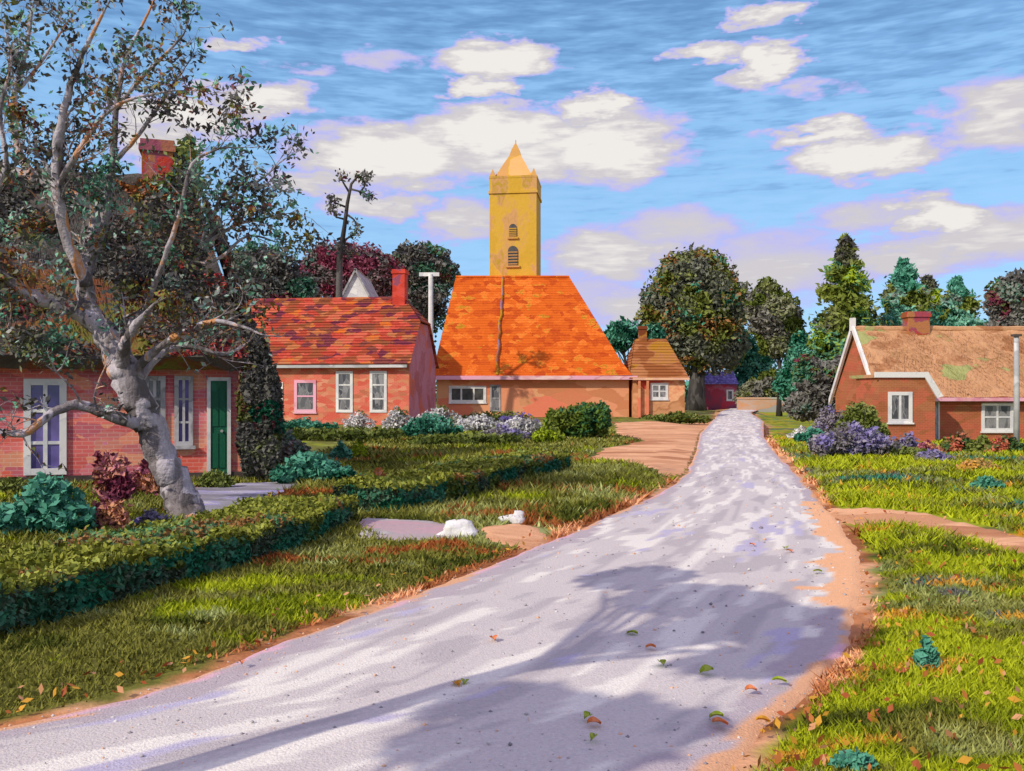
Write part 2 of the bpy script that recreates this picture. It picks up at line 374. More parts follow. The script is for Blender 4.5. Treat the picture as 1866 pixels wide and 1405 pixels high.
M_lf_lilac = leafmat('lilac grey leaves', [(4, S(118,112,116)), (3, S(150,144,152)), (2, S(122,110,180)), (2, MG)], 1.2)
M_lf_white = leafmat('white blossom', [(4, S(230,228,226)), (3, S(196,194,196)), (2, S(160,160,160)), (1, OL)], 1.6)
M_lf_rust = leafmat('rust leaves', [(4, S(158,88,42)), (2, S(180,116,72)), (1, S(144,74,98))], 1.5)
M_lf_red = leafmat('red blossom', [(1.6, S(176,66,50)), (1.2, S(206,110,90)), (4, OL), (2, TE), (1, MG)], 2.0)
M_lf_yellow = leafmat('yellow orange blossom', [(3, S(208,160,46)), (2, S(208,150,106)), (3, S(132,152,18))], 2.0)
M_lf_blue = leafmat('blue violet blossom', [(3, S(96,84,156)), (2, S(130,118,190)), (3, MG), (1, S(208,160,46))], 3.0)
M_lf_mauve = leafmat('mauve stems', [(3, S(146,74,98)), (2, S(178,108,132)), (2, S(208,150,106)), (2, S(112,42,66))], 3.0)
M_lf_lime = leafmat('lime leaves', [(3, S(132,152,18)), (2, S(166,184,40)), (1, OL)], 3.0)

# ------------------------------------------------------------------ terrain
LE = [(-400,-60),(-26,-16),(-12,0),(-5.2,3.0),(-3.4,4.0)]+[G(*p)[:2] for p in [(0,1325),(220,1275),(340,1235),(500,1170),(650,1118),(800,1062),(930,1015),(990,990),(1060,960),(1200,900),(1248,865),(1268,820),(1275,790),(1300,764),(1312,750)]]+[(60,220),(110,400)]
LE[0] = (-70, -60)
RE = [(-30,-60),(-9,-16),(-1.6,0)]+[G(*p)[:2] for p in [(1340,1405),(1400,1330),(1480,1270),(1525,1220),(1560,1170),(1580,1080),(1570,1010),(1542,960),(1505,925),(1470,880),(1420,830),(1392,795),(1392,768),(1368,752)]]+[(67,220),(120,400)]
LE = np.array(LE, float); RE = np.array(RE, float)
def xl(y): return np.interp(y, LE[:, 1], LE[:, 0])
def xr(y): return np.interp(y, RE[:, 1], RE[:, 0])
def polydist(x, y, pl):
    x = np.asarray(x, float); y = np.asarray(y, float); best = np.full(np.broadcast(x, y).shape, 1e9)
    for (ax, ay), (bx, by) in zip(pl[:-1], pl[1:]):
        dx, dy = bx-ax, by-ay; t = np.clip(((x-ax)*dx+(y-ay)*dy)/(dx*dx+dy*dy), 0, 1)
        best = np.minimum(best, np.hypot(x-ax-t*dx, y-ay-t*dy))
    return best
def offs(pl, d):          # shift a polyline to its left by d
    o_ = []
    for i, p in enumerate(pl):
        a_, b_ = Vector(pl[max(i-1, 0)]), Vector(pl[min(i+1, len(pl)-1)]); t_ = (b_-a_).normalized()
        o_.append((p[0]-t_.y*d, p[1]+t_.x*d))
    return o_
HW = 1.15                 # width of the two low hedges
FRONT1 = [(-5.2,3.4)]+[tuple(G(*p)[:2]) for p in [(0,1178),(150,1130),(300,1086),(440,1045),(560,1000),(650,962)]]
FRONT2 = [tuple(G(*p)[:2]) for p in [(722,944),(840,922),(940,892),(1038,862)]]
HEDGE1, HEDGE2 = offs(FRONT1, HW/2), offs(FRONT2, HW/2)
def ditch_d(x, y): return np.minimum(polydist(x, y, HEDGE1), polydist(x, y, HEDGE2))
def zt(x, y):
    x = np.asarray(x, float); y = np.asarray(y, float)
    ya = np.maximum(y, 1)
    off = np.minimum(np.abs(x-xl(y)), np.abs(x-xr(y)))
    inside = (x > xl(y)) & (x < xr(y))
    edge = np.where(inside, 0, smooth(0, 1.5+ya*.06, off))
    z = (fbm(x, y, .35, 3)-.5)*.16*edge*smooth(400, 60, np.abs(y))
    z = z-.40*smooth(8.5, 13, x)*smooth(22, 31, y)*smooth(160, 60, y)
    z = z+.06*smooth(.1, .8, off)*(~inside)*smooth(60, 20, y)      # verge a little higher than the road
    return np.where(inside, -.06*smooth(0, .25, off), z)
def Z(x, y): return float(zt(np.array([x]), np.array([y]))[0])

def grass_col(x, y):
    """turf colour at x,y: olive, yellow-green, dark sedge in the ditch, rust where leaves gather"""
    x = np.asarray(x, float); y = np.asarray(y, float)
    cols = np.zeros(x.shape+(3,))
    c = lambda r, g, b: np.array(S(r, g, b)[:3])
    right = smooth(-.5, .5, x-(xl(y)+xr(y))/2)
    sc = 1/np.maximum(.35, .07*np.maximum(y, 2))            # broader patches farther away
    lev = np.round(np.log2(np.maximum(y, 2)))
    n1 = vn(x, y, .55, 1.5, 1)*.5+vn(x, y, 1.5, 4.2, 2)*.3+vn(x, y, 5, 12, 5)*.2
    n2 = vn(x, y, .5, 1.1, 7)*.6+vn(x, y, 1.8, 4, 8)*.4
    n3 = vn(x, y, 1.1, 2.6, 12)*.6+vn(x, y, 4, 9, 13)*.4
    cols[:] = c(120,120,48)
    def put(mask, cc): cols[mask] = cc
    put(n1 > .64, c(146,150,84)); put(n1 < .37, c(78,86,20))
    put((n2 > .74-.26*right) & (n3 > .30), c(156,166,24))
    put((n2 > .67-.26*right) & (n2 <= .74-.26*right) & (n3 > .35), c(124,136,14))
    put((n2 < .27) & (right < .5) & (n1 > .42), c(160,92,44))
    put((n3 > .80), c(164,172,106))
    put((n2 < .33) & (right > .5), c(128,138,74)); put((n2 < .27) & (right > .5), c(104,106,98)); put((n2 < .22) & (right > .5), c(52,122,98)); put((n3 > .74) & (right > .5), c(198,150,50))
    dl = np.where(x < (xl(y)+xr(y))/2, xl(y)-x, x-xr(y))
    w = .05+.018*np.maximum(y, 2)*.35
    w = w*np.where((x < xl(y)+.5) & (y > 17.5) & (y < 75), .12, 1.0)
    m = (dl < w*(.6+2.0*(n3-.3))) & (dl > -1)
    put(m, c(196,130,84)); put(m & (n1 > .50), c(226,170,126)); put(m & (n1 < .40), c(160,98,56))
    return cols

def axis(parts):
    a = np.concatenate(parts); return np.unique(np.round(a, 4))
xs = axis([-np.geomspace(14, 2200, 60), np.arange(-14, 26, .14), np.geomspace(26, 2200, 60)])
ys = axis([-np.geomspace(.5, 300, 24)[::-1], np.arange(0, 26, .14), np.geomspace(26, 90, 90), np.geomspace(90, 3500, 50)])
GX, GYY = np.meshgrid(xs, ys)
GZ = zt(GX, GYY)
far = smooth(160, 700, np.hypot(GX, GYY)); GZ = GZ*(1-far)
V = np.stack([GX.ravel(), GYY.ravel(), GZ.ravel()], 1)
nx, ny = len(xs), len(ys)
ii = (np.arange(ny-1)[:, None]*nx+np.arange(nx-1)[None, :]).ravel()
ground = np_mesh('ground', V, np.stack([ii, ii+1, ii+nx+1, ii+nx], 1), 4, M_ground, colors=grass_col(GX.ravel(), GYY.ravel())*.85, smooth=True)
tag(ground, kind='structure')

# road: strip between the two edges
yy = axis([np.linspace(-60, 0, 20), np.arange(0, 14, .07), np.geomspace(14, 100, 160), np.linspace(100, 400, 40)])
tt = np.linspace(0, 1, 61)
YY, TT = np.meshgrid(yy, tt, indexing='ij')
a, b = xl(yy)[:, None], xr(yy)[:, None]
wob = (vn(yy, yy*0, .7, 1, 21)-.5)*.12+(vn(yy, yy*0, 7, 1, 22)-.5)*.05
XX = a+(b-a)*TT+(wob[:, None]*(TT-.5)*2)*smooth(40, 5, np.abs(YY))
rut = np.exp(-((TT-.33)/.045)**2)+np.exp(-((TT-.70)/.045)**2)
RZ = .006+.03*(1-(2*TT-1)**2)-.010*rut+(vn(XX, YY, 3, 3, 30)-.5)*.014*smooth(0, .1, np.minimum(TT, 1-TT))
RZ = RZ-.03*(np.minimum(TT, 1-TT) < .012)
def road_col(XX, YY, TT):
    c = lambda r, g, b: np.array(S(r, g, b)[:3])
    n1 = vn(TT, YY, 14, .9, 41)*.55+vn(TT, YY, 36, 2.2, 42)*.45
    n2 = vn(TT, YY, 9, .7, 43)*.6+vn(TT, YY, 30, 3, 44)*.4
    C = np.zeros(XX.shape+(3,)); C[:] = c(206,198,194)
    C[n1 > .62] = c(232,226,216); C[n1 < .36] = c(186,178,178)
    C[(n2 > .77)] = c(190,184,204)
    e = np.minimum(TT, 1-TT); n3 = vn(TT, YY, 12, 1.6, 47)*.5+vn(XX, YY, 5, 5, 48)*.5
    C[(e < .12*n3+.02)] = c(184,172,176)
    C[(e < .045*n3+.006)] = c(222,178,190)
    C[(e < .06*n3+.004) & (n1 > .42)] = c(222,170,130)
    rr = (TT > .5) & (1-TT < .16*n3+.03) & (YY > 7) & (YY < 14)
    C[rr] = c(238,182,136)
    return C
V = np.stack([XX.ravel(), YY.ravel(), RZ.ravel()], 1)
n_t = len(tt); ii = (np.arange(len(yy)-1)[:, None]*n_t+np.arange(n_t-1)[None, :]).ravel()
road = np_mesh('road', V, np.stack([ii, ii+1, ii+n_t+1, ii+n_t], 1), 4, M_road, colors=road_col(XX, YY, TT).reshape(-1, 3), smooth=True)
tag(road, kind='structure')

def inpoly(x, y, poly):
    c = np.zeros(x.shape, bool); n = len(poly)
    for i in range(n):
        x1, y1 = poly[i][:2]; x2, y2 = poly[(i+1) % n][:2]
        if y1 == y2: continue
        m = ((y1 > y) != (y2 > y)) & (x < (x2-x1)*(y-y1)/(y2-y1)+x1)
        c ^= m
    return c
def flatpoly(name, pxs, mat, lift=.018, sub=.35, jit=.0, follow=True):
    """a sheet laid on the ground inside a polygon; dense fan grid so it follows the relief"""
    poly = [G(*p)[:2] if abs(p[0])+abs(p[1]) > 200 else p for p in pxs]
    poly = [Vector((p[0], p[1])) for p in poly]
    px_, py_ = np.array([p.x for p in poly]), np.array([p.y for p in poly])
    cell = max(.07, min(.16, (py_.max()-py_.min())/60))
    gx = np.arange(px_.min()-.3, px_.max()+.3, cell); gy = np.arange(py_.min()-.3, py_.max()+.3, cell*(1.6 if py_.max() > 20 else 1))
    X_, Y_ = np.meshgrid(gx, gy); wx = (vn(X_, Y_, 2.2, 2.2, 90)-.5)*jit*6; wy = (vn(X_, Y_, 2.2, 2.2, 91)-.5)*jit*6
    inside = inpoly(X_+wx, Y_+wy, [tuple(p) for p in poly]) & ~((X_ > xl(Y_)+.12) & (X_ < xr(Y_)-.12))
    H_ = zt(X_, Y_)+lift; w_ = len(gx)
    nb = np.zeros_like(inside); nb[1:-1, 1:-1] = inside[1:-1, 1:-1] & inside[:-2, 1:-1] & inside[2:, 1:-1] & inside[1:-1, :-2] & inside[1:-1, 2:]
    H_ = np.where(nb, H_, H_-lift-.012)
    q = inside[:-1, :-1] & inside[1:, :-1] & inside[:-1, 1:] & inside[1:, 1:]
    jj, ii_ = np.nonzero(q); i0 = jj*w_+ii_
    Fq = np.stack([i0, i0+1, i0+w_+1, i0+w_], 1); used, inv = np.unique(Fq, return_inverse=True)
    V_ = np.stack([X_.ravel(), Y_.ravel(), H_.ravel()], 1)[used]
    return tag(np_mesh(name, V_, inv.reshape(-1, 4), 4, mat, smooth=True), kind='structure')
DRIVE = [(1118,772),(1200,766),(1310,758),(1295,784),(1285,830),(1262,866),(1216,876),(1150,850),(1066,842),(1085,825),(1170,806),(1120,795)]
PATH = [(355,955),(345,925),(352,893),(430,884),(560,880),(530,902),(470,930),(400,952)]
SPUR = [(866,972),(935,962),(1000,966),(1010,992),(960,1012),(940,1000),(880,995)]
flatpoly('driveway', DRIVE, M_sand, jit=.05)
flatpoly('path', PATH, M_path, jit=.05)
flatpoly('path', SPUR, M_sand, jit=.02)
flatpoly('path', [(644,972),(656,952),(770,958),(880,974),(880,992),(840,990),(720,998),(650,990)], M_slab, jit=.02)
TRACK = [(1495,922),(1600,932),(1700,944),(1800,965),(1900,990),(2300,1060),(2300,1100),(1900,1030),(1780,995),(1640,965),(1530,955),(1512,940)]
flatpoly('track', TRACK, M_sand, jit=.04)
# ------------------------------------------------------------------ grass
HOLES = [[G(*p)[:2] for p in pl] for pl in (DRIVE, PATH, SPUR, [(650,972),(660,955),(770,960),(850,975),(850,990),(720,996)], TRACK)]
def make_grass(n, r0, r1, hmul, wmul):
    r = np.exp(RNG.uniform(math.log(r0), math.log(r1), n)); th = RNG.uniform(R(-42), R(42), n)
    x = r*np.sin(th); y = r*np.cos(th)
    edge = .02+RNG.rand(n)*.10-.30*(vn(x, y, 1.5, 1.5, 60)-.5)
    keep = ~((x > xl(y)-edge) & (x < xr(y)+edge))
    for h in HOLES: keep &= ~inpoly(x, y, h)
    keep &= (ditch_d(x, y) > HW*.42); keep &= ~((y > 17.6+(x+5.4)*.306) & (x < -5.4)); x = x[keep]; y = y[keep]; r = r[keep]; k = len(x)
    z = zt(x, y)
    dd = ditch_d(x, y)
    h = (.022+.042*RNG.rand(k)**1.5)*(1+1.1*vn(x, y, .8, .8, 61))*hmul*np.clip(r/9, .6, 1.6)
    w = (.006+.004*RNG.rand(k))*wmul*np.clip(r/5, 1, 12)
    a = RNG.uniform(0, 2*math.pi, k); ln = RNG.uniform(.3, 1.6, k)*h; la = RNG.uniform(0, 2*math.pi, k)
    cx, sy = np.cos(a)*w, np.sin(a)*w
    V = np.empty((k, 3, 3)); V[:, 0] = np.stack([x-cx, y-sy, z-.01], 1); V[:, 1] = np.stack([x+cx, y+sy, z-.01], 1)
    V[:, 2] = np.stack([x+np.cos(la)*ln, y+np.sin(la)*ln, z+h], 1)
    cc = grass_col(x, y)*(.8+.5*RNG.rand(k))[:, None]
    return V.reshape(-1, 3), np.repeat(cc, 3, 0)
v1, c1 = make_grass(420000, 3.2, 45, 1.0, 1.0)
g = np_mesh('grass', v1, np.arange(len(v1)).reshape(-1, 3), 3, M_blade, colors=c1)
tag(g, 'short olive and yellow-green grass on the verges either side of the road', 'grass', kind='stuff')

# ------------------------------------------------------------------ foliage
def leaf_cloud(C, size, flat=.3, stretch=1.5, sizes=None):
    n = len(C)
    a = RNG.normal(size=(n, 3)); a /= np.linalg.norm(a, axis=1)[:, None]
    b = RNG.normal(size=(n, 3)); b -= a*(a*b).sum(1)[:, None]; b /= np.linalg.norm(b, axis=1)[:, None]
    s = size*(.6+.8*RNG.rand(n)) if sizes is None else sizes
    a = a*(s*stretch)[:, None]; b = b*s[:, None]
    V = np.empty((n, 4, 3)); V[:, 0] = C-a; V[:, 1] = C-b*.8; V[:, 2] = C+a; V[:, 3] = C+b*.8
    return V.reshape(-1, 3), np.arange(n*4).reshape(-1, 4)
def lobe_points(lobes, n, surf=.55, gap=.42, freq=1.6, cone=False):
    """points inside ellipsoid lobes (centre, radii), denser towards the surface, with gaps between clumps"""
    vol = np.array([l[1][0]*l[1][2] for l in lobes]); vol = vol/vol.sum(); outp = []
    for (c, r), w in zip(lobes, vol):
        k = max(20, int(n*w*1.6))
        d = RNG.normal(size=(k, 3)); d /= np.linalg.norm(d, axis=1)[:, None]
        rad = RNG.rand(k)**surf
        # lumpy outline
        th = np.arctan2(d[:, 1], d[:, 0]); lump = 1+.22*(vn(th*1.3*freq, d[:, 2]*2.2*freq, 1, 1, int(abs(c[0]*7)) % 90)-.5)*2
        p = d*(rad*lump)[:, None]*np.array(r)[None]+np.array(c)[None]
        g = vn(p[:, 0]+p[:, 1]*.6, p[:, 2]+p[:, 1]*.4, freq/max(r)*2.2, freq/max(r)*2.6, 80)
        p = p[(g > gap-.18*RNG.rand(k)) | (RNG.rand(k) < .12)]
        outp.append(p)
    return np.concatenate(outp)
def tree(name, label, px, base_py, lobes_px, mat, n=5000, leaf=.16, trunk=.3, Y=None, cat='tree', group=None, depthk=.8, gap=.42, bark=None, surf=.5, zb=None, freq=1.6):
    Y = Y or GY(base_py); x = (px-HX)/F*Y
    z = Z(x, Y) if zb is None else zb
    root = empty(name, (x, Y, z), label, cat, group)
    k = Y/F; o = Vector((x, Y, z)); lobes = []
    for lx, ly, rx, ry, *dy in lobes_px:
        c = P(lx, ly, Y+(dy[0] if dy else 0))-o; lobes.append((tuple(c), (rx*k, (rx+ry)/2*k*depthk, ry*k)))
    pts = lobe_points(lobes, n, surf, gap, freq)
    V, Fc = leaf_cloud(pts, leaf); np_mesh('crown', V, Fc, 4, mat, root)
    mb = MB(); top = Vector(lobes[0][0]); H = top.z
    tp = [Vector((0, 0, -.2)), Vector((0, 0, .15*H)), Vector((top.x*.15+.02*H, 0, .45*H)), Vector((top.x*.6, top.y*.5, .8*H)), top]
    mb.tube(tp, [trunk*1.5, trunk*1.05, trunk*.85, trunk*.6, trunk*.25], 8, .08)
    for c, r in lobes:
        for q in range(4):
            s_ = tp[2].lerp(tp[3], random.random()); e = Vector(c)+Vector((random.uniform(-.8, .8)*r[0], random.uniform(-.7, .7)*r[1], random.uniform(-.3, .8)*r[2]))
            mid = s_.lerp(e, .5)+Vector((0, 0, random.uniform(-.02, .08)*H))
            mb.tube([s_, mid, e], [trunk*.4, trunk*.22, trunk*.06], 5, .1)
    mb.build('trunk', bark or M_bark_dark, root, smooth=True)
    return root
def bush(name, label, px, base_py, w, h, mat, n=900, leaf=.05, Y=None, cat='shrub', group=None, lobes=5, gap=.35, zb=None, flat=1.0, dk=.8):
    Y = Y or GY(base_py); x = (px-HX)/F*Y; z = Z(x, Y) if zb is None else zb
    root = empty(name, (x, Y, z), label, cat, group); k = Y/F; W, H = w*k, h*k
    L_ = []
    for i in range(lobes):
        t = (i+.5)/lobes-.5; r = W/lobes*random.uniform(.75, 1.05); hh = H*(1-.5*abs(t)*2*(1 if flat > .5 else .1))*random.uniform(.8, 1.05)
        L_.append(((t*W*.82, random.uniform(-.2, .2)*W*dk*.4, hh*.52), (r, W*.28*dk, hh*.52)))
    pts = lobe_points(L_, n, .5, gap, 1.4); pts = pts[pts[:, 2] > .01]
    V, Fc = leaf_cloud(pts, leaf); np_mesh('foliage', V, Fc, 4, mat, root)
    mb = MB()
    for i in range(7):
        e = Vector((random.uniform(-.35, .35)*W, random.uniform(-.15, .15)*W, H*random.uniform(.5, .85)))
        mb.tube([(e.x*.2, e.y*.2, -.05), e*.5+Vector((0, 0, .05*H)), e], [.018*H+.006, .012*H+.004, .004], 5)
    mb.build('stem', M_bark_dark, root, smooth=True)
    return root

# ------------------------------------------------------------------ building helpers
def window(root, x0, x1, z0, z1, y=0.0, fw=.07, nx=1, nz=1, fm=None, gm=None, name='window', sill=True, label=None, into=1):
    fm = fm or M_white; gm = gm or M_glass_c
    mb = MB(); ya, yb = y-.05, y+.05
    mb.box(x0, x0+fw, ya, yb, z0, z1); mb.box(x1-fw, x1, ya, yb, z0, z1)
    mb.box(x0+fw, x1-fw, ya+.002, yb, z1-fw, z1); mb.box(x0+fw, x1-fw, ya+.002, yb, z0, z0+fw)
    for i in range(1, nx+1):
        c = x0+(x1-x0)*i/(nx+1); mb.box(c-fw*.3, c+fw*.3, ya+.012, yb, z0+fw, z1-fw)
    for i in range(1, nz+1):
        c = z0+(z1-z0)*i/(nz+1); mb.box(x0+fw, x1-fw, ya+.018, yb, c-fw*.25, c+fw*.25)
    if sill: mb.box(x0-.05, x1+.05, ya-.05, yb, z0-.07, z0-.003)
    o = mb.build(name, fm, root)
    if label: o['label'] = label
    g = MB(); g.box(x0+fw*.6, x1-fw*.6, y-.012, y+.03, z0+fw*.6, z1-fw*.6); g.build('pane', gm, o)
    return o
def door(root, x0, x1, z0, z1, y=0.0, mat=None, fm=None, fw=.07):
    fm = fm or M_white
    f = MB(); f.box(x0-fw, x0, y-.06, y+.03, z0, z1+fw); f.box(x1, x1+fw, y-.06, y+.03, z0, z1+fw); f.box(x0, x1, y-.058, y+.03, z1, z1+fw)
    f.build('door_frame', fm, root)
    d = MB(); d.box(x0, x1, y-.03, y+.02, z0, z1); W = x1-x0
    for a, b_ in ((.08, .45), (.52, .92)):
        for u, v in ((.12, .46), (.54, .88)):
            d.box(x0+W*u, x0+W*v, y-.045, y-.0301, z0+(z1-z0)*a, z0+(z1-z0)*b_)
    do = d.build('door', mat or M_green, root)
    h = MB(); h.tube([(x1-.1, y-.09, z0+(z1-z0)*.47), (x1-.1, y-.03, z0+(z1-z0)*.47)], [.03, .015], 8); h.build('handle', M_greylt, do)
    return do
def chimney(parent, x0, x1, y0, y1, z0, z1, mat):
    mb = MB(); mb.box(x0, x1, y0, y1, z0, z1); t = (z1-z0)
    mb.box(x0-.06, x1+.06, y0-.06, y1+.06, z1-.22, z1-.08); mb.box(x0-.03, x1+.03, y0-.03, y1+.03, z1-.08+.001, z1+.04)
    o = mb.build('chimney', mat, parent)
    p = MB()
    return o

# ---- near cottage with dark thatch at the left
Yc = 17.5; kc = Yc/F
cyaw = R(17); cR = (440-HX)*kc; ux, uy = math.cos(cyaw), math.sin(cyaw)
W = 9.6
def lx(px, dep=0.0):       # local x (from the left end) of the facade point seen at that picture column
    k = (px-HX)/F; bx, by = cR-uy*dep, Yc+ux*dep
    return W+(k*by-bx)/(ux-k*uy)
def lY(x, dep=0.0): return Yc+uy*(x-W)+ux*dep
def lz(py, px=200): return EYE+(HY-py)/F*lY(lx(px))
cot = empty('cottage', (cR-ux*W, Yc-uy*W, 0), 'low red brick cottage with dark mottled thatch, behind the big leaning tree', 'house', rz=cyaw)
mb = MB(); mb.box(0, W, 0, 6.4, -.3, 2.5); mb.build('wall', M_brick_cott, cot)
mb = MB(); mb.box(-.03, W+.03, -.03, 6.43, -.3, .18); mb.build('plinth', M_darkwood, cot)
rxe = lx(352, 3.3); ridz = EYE+(HY-352)/F*lY(rxe, 3.3)
mb = MB(); ov = .5; ze = 2.30
e0, e1, e2, e3 = (-.5, -ov, ze), (W+.15, -ov, ze), (W+.15, 6.4+ov, ze), (-.5, 6.4+ov, ze)
r0, r1 = (-.5, 3.3, ridz), (rxe, 3.3, ridz)
def thatch(mb, a, b, c, d, t, nu, nv, amp):
    a, b, c, d = map(Vector, (a, b, c, d)); nrm = (b-a).cross(d-a)
    if nrm.length < 1e-6: nrm = (b-a).cross(c-a)
    nrm.normalize()
    if nrm.z < 0: nrm = -nrm
    vs = []
    for j in range(nv+1):
        for i in range(nu+1):
            p = a.lerp(b, i/nu).lerp(d.lerp(c, i/nu), j/nv)
            w = (vn(p.x*2+p.y, p.z*1.2, 1, 1, 5)-.5)*amp*2
            vs.append(p+nrm*(t*.5+float(w)))
    lo = len(vs)
    for i in range(nu+1): vs.append(a.lerp(b, i/nu)-nrm*t*.5+Vector((0, 0, -.03*random.random())))
    fs = [(j*(nu+1)+i, j*(nu+1)+i+1, (j+1)*(nu+1)+i+1, (j+1)*(nu+1)+i) for j in range(nv) for i in range(nu)]
    fs += [(lo+i, lo+i+1, i+1, i) for i in range(nu)]
    mb.add(vs, fs)
def straw(mb, a, b, c, d, n, ln=.35, w=.012, lift=.16):
    """loose straw ends lying down the slope"""
    a, b, c, d = map(Vector, (a, b, c, d)); nrm = (b-a).cross(c-a).normalized()
    if nrm.z < 0: nrm = -nrm
    for i in range(n):
        u, v = random.random(), .05+.93*random.random()**1.1
        p = a.lerp(b, u).lerp(d.lerp(c, u), v); dn = (a.lerp(b, u)-d.lerp(c, u)).normalized()
        sd_ = dn.cross(nrm)*w; q = p+dn*ln*random.uniform(.5, 1)+sd_*random.uniform(-6, 6)+nrm*random.uniform(-.01, .06)
        p = p+nrm*lift; q = q+nrm*lift
        mb.add([p-sd_, p+sd_, q+sd_*.5, q-sd_*.5], [(0, 1, 2, 3)])
thatch(mb, e0, e1, r1, r0, .3, 60, 30, .06); thatch(mb, e1, e2, r1, r1, .3, 40, 30, .05); thatch(mb, e2, e3, r0, r1, .3, 30, 16, .05)
straw(mb, e0, e1, r1, r0, 5200); straw(mb, e1, e2, r1, r1, 900)
mb.add([e0, e1, e2, e3], [(3, 2, 1, 0)])
mb.tube([(x_, 3.3, ridz+.12+random.uniform(-.03, .03)) for x_ in np.linspace(-.5, rxe, 24)], [.22]*24, 8, .15)
roof = mb.build('roof', M_thatch_dark, cot, smooth=False)
M_chim = patch('old chimney brick', [(2, S(146,84,40)), (2, S(190,58,42)), (1, S(144,74,98)), (2, S(176,116,72))], (1.5,1.5,2), .6, fine=.3, bump=.5)
c0 = lx(258, 3.0); chimney(roof, c0, c0+.66, 3.0, 3.75, 5.3, EYE+(HY-262)/F*lY(c0, 3.3), M_chim)
iv = lobe_points([((c0+.95, 3.2, ridz+.55), (.3, .45, .75)), ((c0+.7, 3.1, ridz+.1), (.6, .5, .35))], 1500, .5, .2)
Vv, Ff = leaf_cloud(iv, .05); np_mesh('creeper', Vv, Ff, 4, M_lf_olive, roof)
C_ = []
for i in range(34000):
    u, v = random.random(), random.random()
    if random.random() < .8: a_, b_, c_, d_ = map(Vector, (e0, e1, r1, r0))
    else: a_, b_, c_, d_ = map(Vector, (e1, e2, r1, r1))
    p = a_.lerp(b_, u).lerp(d_.lerp(c_, u), v); nn = (b_-a_).cross(c_-a_).normalized(); nn = nn if nn.z > 0 else -nn
    g_ = float(vn(p.x*.9+p.y*.7, p.z*1.3, 1, 1, 33))*.6+float(vn(p.x*2.6, p.z*3.2+p.y, 1, 1, 34))*.4
    if g_ < .40: continue
    C_.append(tuple(p+nn*(.17+random.random()*.5*(g_-.36)+.02)))
Vv, Ff = leaf_cloud(np.array(C_), .040); np_mesh('creeper', Vv, Ff, 4, M_lf_roof, roof)
def cwin(p0, p1, q0, q1, **k): window(cot, lx(p0), lx(p1), lz(q0, p0), lz(q1, p0), **k)
cwin(44, 122, 866, 690, fw=.12, nx=1, nz=2, gm=M_glass_v, sill=False, label='tall white window with violet panes')
cwin(262, 302, 812, 685, fw=.09, nz=2, fm=M_greylt)
cwin(318, 352, 812, 685, fw=.08, nz=2, fm=M_greylt, gm=M_glass_v)
door(cot, lx(384), lx(414), lz(866, 400), lz(694, 400), mat=M_green)

# ---- middle brick house with mottled tiles
Ym = 49.5; km = Ym/F
yaw = R(-8)
mx1 = (745-HX)*km; Lm = 12.5; Dm = 6.6
# origin = front right corner; local x runs to the left as negative
mid = empty('brick_house', (mx1, Ym, Z(mx1, Ym)), 'long red brick house with mottled red tile roof, left of the orange church roof', 'house', rz=yaw)
ez = EYE+(HY-660)*km; rz_ = EYE+(HY-543)/F*(Ym+3.2)
def mxl(px): return (px-745)*km*1.005
mb = MB()
mb.box(-Lm, 0, 0, Dm, -.3, ez); mb.build('wall', M_brick_red, mid)
mb = MB(); g1 = ez+(rz_-ez)*.62
mb.prismx([(0.0,-.2),(Dm,-.2),(Dm,ez),(Dm-.5*Dm*.62, g1-.05),(.5*Dm*.62, g1-.05),(0.0,ez)], .004, .03)
mb.build('gable_wall', M_gable, mid)
mb = MB(); o_ = .35
sl = (rz_-ez)/(Dm/2)
ea, eb = (-Lm-.3, -o_, ez-o_*sl*.3), (.18, -o_, ez-o_*sl*.3)
ra, rb = (-Lm-.3, Dm/2, rz_), (-1.1, Dm/2, rz_)
gm_ = (.18, Dm/2*.62, g1)
mb.courses((-Lm-.3, -o_, ez-.1), (.18, -o_, ez-.1), (.18, Dm/2*.62, g1), (-Lm-.3, Dm/2*.62, g1), 15, .06)
mb.courses((-Lm-.3, Dm/2*.62, g1), (.18, Dm/2*.62, g1), rb, ra, 9, .06)
mb.courses((.18, Dm/2*.62, g1), (.18, Dm-Dm/2*.62, g1), rb, rb, 6, .05)
mb.slab((-Lm-.3, Dm+o_, ez-.1), (.18, Dm+o_, ez-.1), (.18, Dm-Dm/2*.62, g1), (-Lm-.3, Dm-Dm/2*.62, g1), .08)
mb.slab((-Lm-.3, Dm-Dm/2*.62, g1), (.18, Dm-Dm/2*.62, g1), rb, ra, .08)
mb.tube([ra, rb], [.13, .13], 8)
rf = mb.build('roof', M_tile_mott, mid)
M_chr = patch('red chimney brick', [(2, S(190,58,42)), (2, S(214,76,58)), (1, S(144,74,98))], (1,1,2), .6)
chimney(rf, mxl(688), mxl(688)+.75, Dm/2-.4, Dm/2+.4, rz_-1, EYE+(HY-492)/F*(Ym+3.2), M_chr)
mb = MB(); mb.box(-Lm-.2, -.02, -o_-.06, -o_+.06, ez-.30, ez-.14); mb.build('gutter', M_greyboard, mid)
zz = lambda py: EYE+(HY-py)*km-Z(mx1, Ym)
window(mid, mxl(528), mxl(570), zz(752), zz(692), fw=.17, nx=0, nz=1, fm=M_pinkwhite)
window(mid, mxl(484), mxl(506), zz(752), zz(696), fw=.14, nx=0, nz=1)
for a, b in ((608, 640), (672, 704)):
    window(mid, mxl(a), mxl(b), zz(752), zz(676), fw=.16, nx=0, nz=2, sill=False)
window(mid, mxl(440), mxl(465), zz(752), zz(696), fw=.14, nx=0, nz=1)

